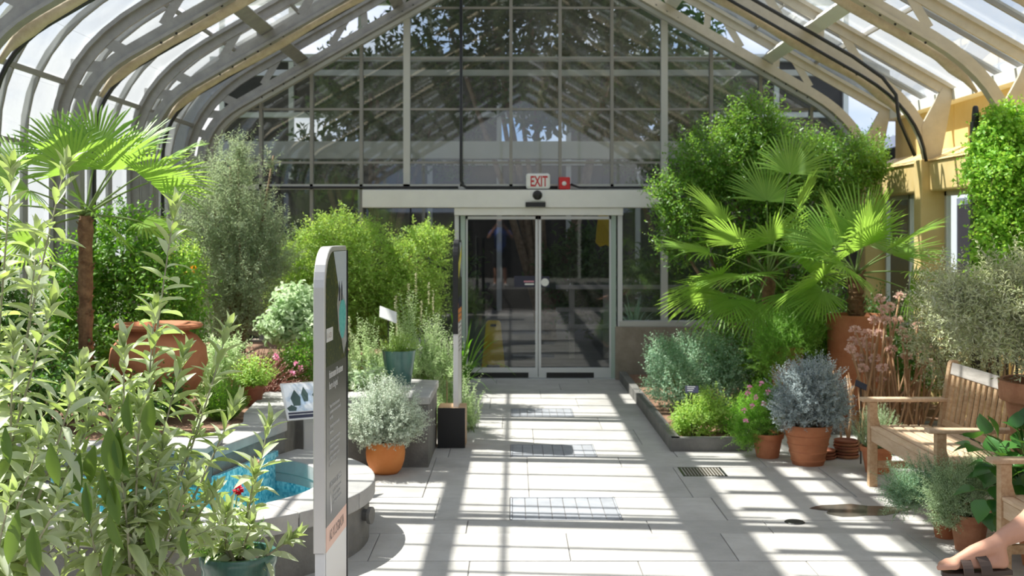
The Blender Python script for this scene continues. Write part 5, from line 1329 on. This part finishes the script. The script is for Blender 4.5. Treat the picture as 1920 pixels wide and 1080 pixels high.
blossoms(t, [tuple(at(px, py, 9.1)) for px, py in ((1402, 738), (1417, 745), (1428, 720), (1410, 762), (1398, 790), (1432, 757), (1405, 727), (1440, 735), (1395, 770))], .024, 'pink_petal', 3)
bz = P_bl[4]+.245
shrub('round_blue_bush', 'round blue grey bush in the ribbed terracotta pot', 'bush', (P_bl[1], P_bl[2], P_bl[4]*.85), [(P_bl[1], P_bl[2], bz, .30, .30, .26), (P_bl[1]-.14, P_bl[2]-.1, bz-.10, .18, .18, .18), (P_bl[1]+.14, P_bl[2]-.1, bz-.08, .18, .18, .18), (P_bl[1]+.03, P_bl[2]-.1, bz+.14, .2, .2, .16)], 1300, .12, 20, .026, .009, 'blue_leaf', TQ, 15, .012, 'stem_grey', 12, shell=.5, up=.55, jit=.35, ang=.8)
dome('rosemary', 'grey green rosemary in the orange pot behind the bench leg', 'plant', (P_ro[1], P_ro[2]), P_ro[4]*.85, 190, .22, .36, 40, .026, .004, 'rosemary_leaf', 16, ang=.8, lean=1.0)
shrub('fern_mound', 'soft bright green feathery mound in the tall pot before the palm', 'plant', (2.62, 10.72, .72),
      [(2.55, 10.65, .92, .28, .25, .20), (2.78, 10.7, .95, .22, .22, .19), (2.42, 10.6, .72, .20, .2, .22), (2.62, 10.6, .80, .28, .2, .2)], 1500, .16, 24, .032, .004, 'fern_leaf', TN, 17, .006, 'stem_green', 6, shell=.4, up=.5)
oz = P_or[4]+.20
shrub('orange_pot_bush', 'silver white bush in the bright orange pot', 'bush', (P_or[1], P_or[2], P_or[4]*.85), [(P_or[1], P_or[2], oz, .29, .28, .22), (P_or[1]-.12, P_or[2]-.1, oz-.08, .18, .16, .16), (P_or[1]+.13, P_or[2]-.08, oz-.06, .18, .16, .16), (P_or[1], P_or[2], oz+.10, .18, .18, .18)], 1000, .15, 20, .026, .012, 'silver_leaf', TQ, 18, .010, 'stem_grey', 12, shell=.45, up=.7, jit=.35, ang=.9)
e1, e2 = P_f1[4], P_f2[4]
shrub('fennel', 'feathery grey green fennel in the stained pot by the bare foot', 'plant', (P_f1[1], P_f1[2], e1*.85), [(P_f1[1]-.05, P_f1[2], e1+.14, .19, .16, .15), (P_f1[1]-.14, P_f1[2], e1+.04, .12, .12, .13), (P_f1[1]+.03, P_f1[2], e1+.22, .12, .12, .12)], 620, .14, 26, .024, .003, 'rosemary_leaf', TQ, 19, .005, 'stem_green', 8, shell=.2, up=.9, ang=.8)
shrub('fennel', 'feathery green herb leaning left from the pot at the bench leg', 'plant', (P_f2[1], P_f2[2], e2*.85), [(P_f2[1]-.10, P_f2[2]-.02, e2+.13, .16, .14, .13), (P_f2[1]-.26, P_f2[2]-.02, e2+.08, .13, .12, .13)], 520, .15, 26, .024, .003, 'greygreen_leaf', TQ, 20, .005, 'stem_green', 8, shell=.2, up=.7, ang=.8)
# broad leaved plant by the bench
def broad(label, base, blobs, n, L, seed):
    rs = random.Random(seed); rg = np.random.default_rng(seed); t = thing('broadleaf_plant', label, 'plant', base)
    v, T = leaf_tmpl([(0, .10), (.12, .38), (.32, .52), (.55, .44), (.8, .22), (1, 0)], .22, .22); v = v.copy(); v[:, 1] *= .95
    me = bpy.data.meshes.new('leaf'); me.from_pydata(v.tolist(), [], T.tolist()); me.materials.append(MATS['broad_leaf']); me.polygons.foreach_set('use_smooth', [True]*len(me.polygons))
    P, U = shell_pts(rg, blobs, n, .5); b = Vector(base); m = MB()
    for p, u in zip(P, U):
        d = Vector(u)*.8+Vector((rs.uniform(-.4, .4), rs.uniform(-.4, .4), rs.uniform(-.5, .1))); nn = Vector(u)*.5+Vector((0, -.2, .9))
        o = bpy.data.objects.new('leaf', me); COL.objects.link(o); o.parent = t; o.matrix_parent_inverse = Matrix.Translation(-b); o.matrix_basis = orient(Vector(p), d, nn, L*rs.uniform(.7, 1.15))
        m.tube([b+Vector((rs.uniform(-.03, .03), rs.uniform(-.03, .03), 0)), b.lerp(Vector(p), .55)+Vector((0, 0, .08)), Vector(p)], [.005, .004, .002], 5)
    foliage_o = obj('petiole', m, 'stem_green', t); foliage_o['kind'] = 'stuff'; return t
broad('plant with broad dark green leaves between the two benches', (2.92, 6.24, .20), [(2.80, 6.28, .50, .22, .2, .20), (2.92, 6.2, .66, .22, .18, .15), (2.74, 6.25, .40, .16, .15, .15), (2.66, 6.3, .62, .14, .14, .12)], 120, .125, 23)
# dried flower stems
def dried():
    rs = random.Random(5); rg = np.random.default_rng(5); t = thing('dried_flower_clump', 'clump of tall brown stems with dusty pink flower heads behind the bench', 'plant', (3.12, 9.6, 0))
    heads = [(1603, 618), (1650, 560), (1687, 555), (1640, 600), (1660, 600), (1682, 600), (1625, 625), (1648, 625), (1700, 635), (1720, 612), (1615, 640), (1655, 580), (1595, 655), (1665, 640), (1630, 650), (1610, 670), (1640, 672), (1690, 620), (1725, 650), (1672, 655), (1700, 668), (1655, 690), (1618, 690), (1740, 680), (1650, 712), (1600, 640), (1668, 575), (1735, 655)]
    for i, (px, py) in enumerate(heads):
        Y = 9.55+rs.uniform(-.18, .25); p = at(px, py, Y); b = Vector((3.12+rs.uniform(-.20, .24)+(px-1665)*.0009, 9.6+rs.uniform(-.1, .15), 0)); mid = b.lerp(p, .5)+Vector((rs.uniform(-.05, .05), 0, .05))
        obj('stem', MB().tube([b, b.lerp(mid, .5), mid, mid.lerp(p, .5), p], [.013, .012, .011, .010, .007], 6), 'stem_brown', t, smooth=True)
        lf = TM(); u = nrmz(rg.normal(0, 1, (70, 3))+Z*.35); lf.leaves(np.array(p)+u*.030*rg.uniform(.5, 1.0, (70, 1))*np.array([1.3, 1.3, .8]), u, rg.normal(0, 1, (70, 3)), .026, .020, TQ); foliage('flower_head', lf, 'dry_flower', t, None)
    for k in range(34):
        b = Vector((3.12+rs.uniform(-.30, .40), 9.6+rs.uniform(-.15, .2), 0)); e = b+Vector((rs.uniform(-.2, .35), rs.uniform(-.1, .1), rs.uniform(.5, .85)))
        obj('stem', MB().tube([b, b.lerp(e, .5)+Vector((rs.uniform(-.04, .04), 0, 0)), e], [.012, .010, .006], 5), 'stem_brown', t, smooth=True)
dried()

# ---- shrubs at the left, in the raised planter
SZ = PZ-.05
shrub('acacia', 'tall grey green feathery acacia at left, before the gable', 'tree', (-2.75, 11.2, SZ),
      [pblob(430, 320, 11.2, 50, .3, 45), pblob(400, 400, 11.2, 75, .4, 70), pblob(460, 420, 11.2, 70, .4, 80), pblob(390, 500, 11.1, 65, .4, 70), pblob(470, 520, 11.1, 70, .4, 70), pblob(430, 590, 11.1, 70, .35, 55), pblob(515, 470, 11.2, 40, .3, 60), pblob(450, 285, 11.2, 16, .1, 30), pblob(505, 300, 11.3, 14, .1, 25), pblob(355, 340, 11.2, 30, .2, 35)],
      1500, .30, 26, .050, .009, 'acacia_leaf', TQ, 24, .03, 'bark', 9, shell=.3, up=.9, clip=box_clip(y1=14.1, x0=-3.8))
shrub('jasmine_bush', 'large lime green arching bush left of the doors', 'bush', (-1.75, 12.3, SZ),
      [pblob(640, 440, 12.2, 72, .45, 50), pblob(580, 480, 12.2, 62, .4, 55), pblob(690, 490, 12.1, 80, .45, 75), pblob(790, 490, 12.1, 55, .4, 65), pblob(800, 440, 12.2, 42, .3, 30), pblob(640, 540, 12.1, 95, .45, 70), pblob(760, 560, 12.1, 75, .4, 60), pblob(560, 550, 12.1, 60, .4, 70), pblob(690, 600, 12.1, 100, .4, 50)],
      4200, .26, 13, .046, .017, 'lime_leaf', TQ, 25, .03, 'bark', 10, shell=.62, up=.5, droop=.35, clip=box_clip(y1=14.1))
shrub('laurel_bush', 'dark green leafy bush behind the urn at left', 'bush', (-3.1, 9.9, SZ),
      [pblob(230, 470, 9.9, 85, .4, 90), pblob(130, 540, 9.8, 90, .4, 80), pblob(300, 560, 9.8, 80, .4, 85), pblob(200, 640, 9.7, 110, .4, 80), pblob(60, 480, 9.9, 60, .3, 80), pblob(330, 640, 9.7, 60, .3, 60), pblob(60, 640, 9.6, 80, .3, 100)],
      2500, .24, 10, .062, .030, 'mid_leaf', TQ, 26, .025, 'bark', 9, shell=.5, clip=box_clip(x0=-3.95))
t = shrub('shade_bush', 'deep green undergrowth low behind the sage at far left', 'bush', (-3.2, 7.7, SZ), [(-3.3, 7.6, .8, .5, .3, .3), (-3.6, 7.9, 1.15, .3, .3, .35), (-2.55, 7.9, .68, .2, .3, .16)], 900, .22, 9, .06, .03, 'dark_leaf', TQ, 27, .02, 'bark', 6, shell=.4, clip=box_clip(x0=-3.95, z0=.5))
dome('sprawling_plant', 'tangled sprawling plant with dry reddish stems in the planter', 'plant', (-2.25, 9.5), SZ, 420, .50, .60, 4, .03, .011, 'dry_flower', 28, TQ, lean=1.25, stem_m='stem_red', droop=.40, tr=.0065, spread=.7)
shrub('variegated_herb', 'pale green and white leafy plant left of the tall sign', 'plant', (-2.05, 10.4, SZ),
      [pblob(555, 570, 10.4, 38, .25, 32), pblob(530, 610, 10.3, 40, .25, 35), pblob(580, 620, 10.3, 35, .25, 35)], 300, .14, 8, .075, .045, 'pale_leaf', TO, 29, .01, 'stem_green', 5)
shrub('bushy_herb', 'pale bushy herb beside the little potted herb', 'plant', (-2.35, 8.8, SZ), [(-2.40, 8.75, .74, .17, .2, .20), (-2.28, 8.9, .88, .15, .2, .16)], 420, .12, 12, .032, .015, 'artemisia_leaf', TQ, 30, .008, 'stem_green', 5, clip=box_clip(z0=.5))
dome('clipped_herb', 'dense mid green grassy herb at the planter rim by the fountain', 'plant', (-2.08, 8.05), SZ, 260, .20, .32, 22, .032, .005, 'mid_leaf', 32, TQ, lean=1.0)
t, rg = dome('potted_herb', 'bushy lime green herb in the little terracotta pot', 'plant', (-2.02, 8.72), PZ+.09, 120, .20, .26, 12, .036, .020, 'lime_leaf', 33, TQ, ang=1.0)
t = shrub('pink_herb', 'green herb dotted with pink flowers left of the tall sign', 'plant', (-1.72, 9.5, SZ), [(-1.72, 9.5, .78, .20, .2, .22), (-1.95, 9.6, .72, .16, .2, .16)], 420, .12, 10, .03, .016, 'mid_leaf', TQ, 34, .008, 'stem_green', 5, clip=box_clip(z0=.5))
blossoms(t, [tuple(at(px, py, 9.3)) for px, py in ((522, 672), (556, 682), (563, 690), (516, 668), (548, 700))], .026, 'pink_petal', 7)
t = shrub('lantana', 'yellow green shrub with orange flowers behind the tall sage spike', 'bush', (-2.95, 10.6, SZ), [pblob(350, 510, 10.6, 32, .25, 60), pblob(340, 570, 10.5, 38, .25, 40)], 420, .14, 9, .045, .022, 'lime_leaf', TQ, 35, .01, 'stem_green', 5)
blossoms(t, [tuple(at(px, py, 10.35)) for px, py in ((332, 500), (345, 512), (352, 560), (324, 482), (362, 505))], .035, 'orange_petal', 8)
# artemisias with spires
def spires(name, label, base, spots, lm, seed, per=46, L=.038, Wd=.012):
    rg = np.random.default_rng(seed); t = thing(name, label, 'plant', base, 'feathery artemisias'); lf, tw = TM(), TM()
    P0, D, Ln = [], [], []
    for px, py, Y, k in spots:
        tip = np.array(at(px, py, Y))
        for i in range(k*3):
            q = tip+rg.normal(0, 1, 3)*np.array([.07, .08, .04])*(i > 0)-Z*(abs(rg.normal(0, .14)) if i else 0); b = np.array([tip[0]+rg.normal(0, .05), Y+rg.normal(0, .06), base[2]]); P0.append(b); D.append(q-b); Ln.append(np.linalg.norm(q-b))
    wands(rg, np.array(P0), np.array(D), np.array(Ln), per, L*1.4, Wd, TQ, ang=.85, t0=.15, leaf=lf, twig=tw, tr=.003, taper=.55)
    foliage('foliage', lf, lm, t); foliage('twigs', tw, 'stem_green', t); return t
spires('artemisia', 'pale feathery artemisia with tall spires behind the teal pot', (-.95, 10.4, SZ), [(768, 545, 10.4, 7), (745, 590, 10.4, 6), (795, 600, 10.4, 7), (815, 588, 10.5, 8), (835, 620, 10.4, 7), (780, 630, 10.3, 7), (850, 650, 10.3, 6), (730, 640, 10.3, 6), (812, 650, 10.3, 7)], 'artemisia_leaf', 40)
spires('artemisia', 'pale feathery artemisia between the tall sign and the teal pot', (-1.45, 10.3, SZ), [(688, 597, 10.3, 7), (665, 640, 10.3, 6), (705, 645, 10.3, 7), (655, 600, 10.4, 4), (725, 660, 10.2, 6), (690, 650, 10.2, 6)], 'artemisia_leaf', 41)
spires('artemisia', 'lower green artemisia at the foot of the slim sign', (-.62, 11.0, 0), [(840, 670, 10.7, 7), (868, 690, 10.7, 7), (880, 715, 10.6, 6), (825, 690, 10.6, 6), (850, 720, 10.5, 6), (872, 735, 10.5, 5)], 'artemisia_leaf', 42)
dome('hellebore', 'whitish leafy herb low on the planter beside the tall sign', 'plant', (-1.32, 9.45), SZ, 60, .28, .26, 9, .075, .036, 'pale_leaf', 43, TO, ang=1.1, lean=1.1)
dome('moss_herb', 'yellow green tufted herb in the teal pot on the planter', 'plant', (-.98, 9.62), PZ+.24, 120, .20, .20, 16, .024, .008, 'lime_leaf', 44, TQ, ang=.9, lean=1.0)
t = thing('grass_clump', 'thin pale flowering grass stalks rising behind the artemisia', 'grass', (-.9, 11.2, SZ)); rs = random.Random(9); rg = np.random.default_rng(9)
for px, py in ((766, 532), (780, 512), (804, 530), (812, 545), (790, 565), (742, 555), (744, 590), (655, 595)):
    p = at(px, py, 11.2); b = Vector((p.x+rs.uniform(-.05, .05), 11.2, SZ))
    st_ = obj('stalk', MB().tube([b, b.lerp(p, .5), p], [.004, .003, .002], 5), 'stem_green', t)
    lf = TM(); n = 60; q = np.array(p)-Z*rg.uniform(0, .22, (n, 1)); u = nrmz(rg.normal(0, 1, (n, 3))+Z*1.2); lf.leaves(q, u, rg.normal(0, 1, (n, 3)), .02, .008, TQ); foliage('seed_head', lf, 'wheat', st_, None)
# strap leaved clumps by the door
def straps(label, base, n, L, seed, lm='mid_leaf', name='strap_plant'):
    rs = random.Random(seed); t = thing(name, label, 'plant', base, 'strap leaved clumps'); b = np.array(base)
    for k in range(n):
        a = rs.uniform(0, 6.28); el = rs.uniform(.7, 1.4); l = L*rs.uniform(.6, 1.1); D = np.array([math.cos(a)*math.cos(el), math.sin(a)*math.cos(el), math.sin(el)]); cr = nrmz(np.cross(D, Z)); V = []
        for i in range(7):
            f = i/6; c = b+D*l*f-Z*(l*.62*f**2.6*math.cos(el)*1.4)+np.array([rs.uniform(-.005, .005)]*3); w = .016*(1-f**2.5)+.001; V += [c-cr*w, c+cr*w]
        T = []
        for i in range(6): T += [(2*i, 2*i+1, 2*i+3), (2*i, 2*i+3, 2*i+2)]
        lf = TM(); lf.add(np.array(V), np.array(T)); link('leaf', lf.mesh('leaf'), lm, t)
    return t
straps('dark strap leaved clump beside the left door jamb', (-.62, 13.3, .0), 60, 1.15, 3)
straps('strap leaved clump left of the slim sign, further from the doors', (-.98, 12.6, .0), 50, 1.0, 4)
straps('grey green agave like rosette behind the glass right of the door', (1.65, 15.2, .45), 34, .75, 5, 'greygreen_leaf', 'agave')
tag(obj('agave_stand', MB().box(1.45, 1.85, 15.0, 15.4, 0, .45), 'stone_wall', bevel=.01), 'stone block carrying the agave rosette behind the glass', 'stand')

# ---- trees in the hall beyond, and outside
def tree(label, base, blobs, n, L, Wd, lm, seed, group, tl=.6, per=9, tr=.10, **k):
    return shrub('tree', label, 'tree', base, blobs, n, tl, per, L, Wd, lm, TQ, seed, tr, 'bark', 7, group, twig=False, **k)
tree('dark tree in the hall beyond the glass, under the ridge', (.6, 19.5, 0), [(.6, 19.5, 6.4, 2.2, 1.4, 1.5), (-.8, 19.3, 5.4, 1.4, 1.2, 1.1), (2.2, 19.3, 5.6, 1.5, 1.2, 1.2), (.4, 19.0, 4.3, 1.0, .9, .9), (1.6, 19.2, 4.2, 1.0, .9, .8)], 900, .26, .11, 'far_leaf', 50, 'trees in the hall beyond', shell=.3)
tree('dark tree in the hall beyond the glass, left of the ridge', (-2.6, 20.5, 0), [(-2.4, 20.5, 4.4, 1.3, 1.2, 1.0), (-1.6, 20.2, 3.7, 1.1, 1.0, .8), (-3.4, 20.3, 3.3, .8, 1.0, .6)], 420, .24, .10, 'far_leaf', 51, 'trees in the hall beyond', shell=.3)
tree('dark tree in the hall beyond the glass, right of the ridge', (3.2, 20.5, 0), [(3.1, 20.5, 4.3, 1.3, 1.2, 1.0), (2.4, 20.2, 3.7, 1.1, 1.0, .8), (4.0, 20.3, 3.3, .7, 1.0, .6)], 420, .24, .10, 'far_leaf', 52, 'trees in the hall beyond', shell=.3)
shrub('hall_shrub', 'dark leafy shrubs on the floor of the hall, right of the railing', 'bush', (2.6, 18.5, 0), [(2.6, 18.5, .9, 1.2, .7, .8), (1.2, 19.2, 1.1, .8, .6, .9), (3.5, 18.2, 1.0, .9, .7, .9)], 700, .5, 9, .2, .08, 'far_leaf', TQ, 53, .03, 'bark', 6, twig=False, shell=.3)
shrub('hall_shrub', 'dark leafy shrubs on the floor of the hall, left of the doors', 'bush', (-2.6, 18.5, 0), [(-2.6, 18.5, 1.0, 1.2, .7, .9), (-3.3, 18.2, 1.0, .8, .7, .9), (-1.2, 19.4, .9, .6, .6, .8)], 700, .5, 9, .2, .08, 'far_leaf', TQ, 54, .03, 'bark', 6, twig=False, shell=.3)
for k, (x, y, h, w) in enumerate([(-8.5, 13, 3.6, 1.7), (-9.5, 9.5, 4.4, 2.0), (-8.0, 6.5, 3.2, 1.6), (-11, 17, 5.5, 2.4)]):
    tree(f'green tree outside the left glass wall, {["third", "second", "nearest", "farthest"][k]} from the viewer' if k != 2 else 'low green tree outside the left glass wall, nearest the viewer', (x, y, -.06), [(x, y, h*.62, w, w, h*.36), (x+.6, y+.5, h*.45, w*.7, w*.7, h*.25), (x-.5, y-.6, h*.42, w*.8, w*.8, h*.25)], 900, .22, .11, 'tree_leaf', 60+k, 'trees outside on the left', shell=.5)
for k, (x, y, h, w) in enumerate([(11.0, 14.0, 8.4, 2.1), (8.6, 9.0, 6.2, 1.9), (9.0, 5.0, 6.5, 2.0)]):
    tree(f'green tree outside above the right roof slope, {["farthest", "middle", "nearest"][k]} of three', (x, y, -.06), [(x, y, h*.72, w, w, h*.26), (x-.5, y+.5, h*.58, w*.7, w*.7, h*.2)], 800, .22, .11, 'tree_leaf', 70+k, 'trees outside on the right', shell=.5)
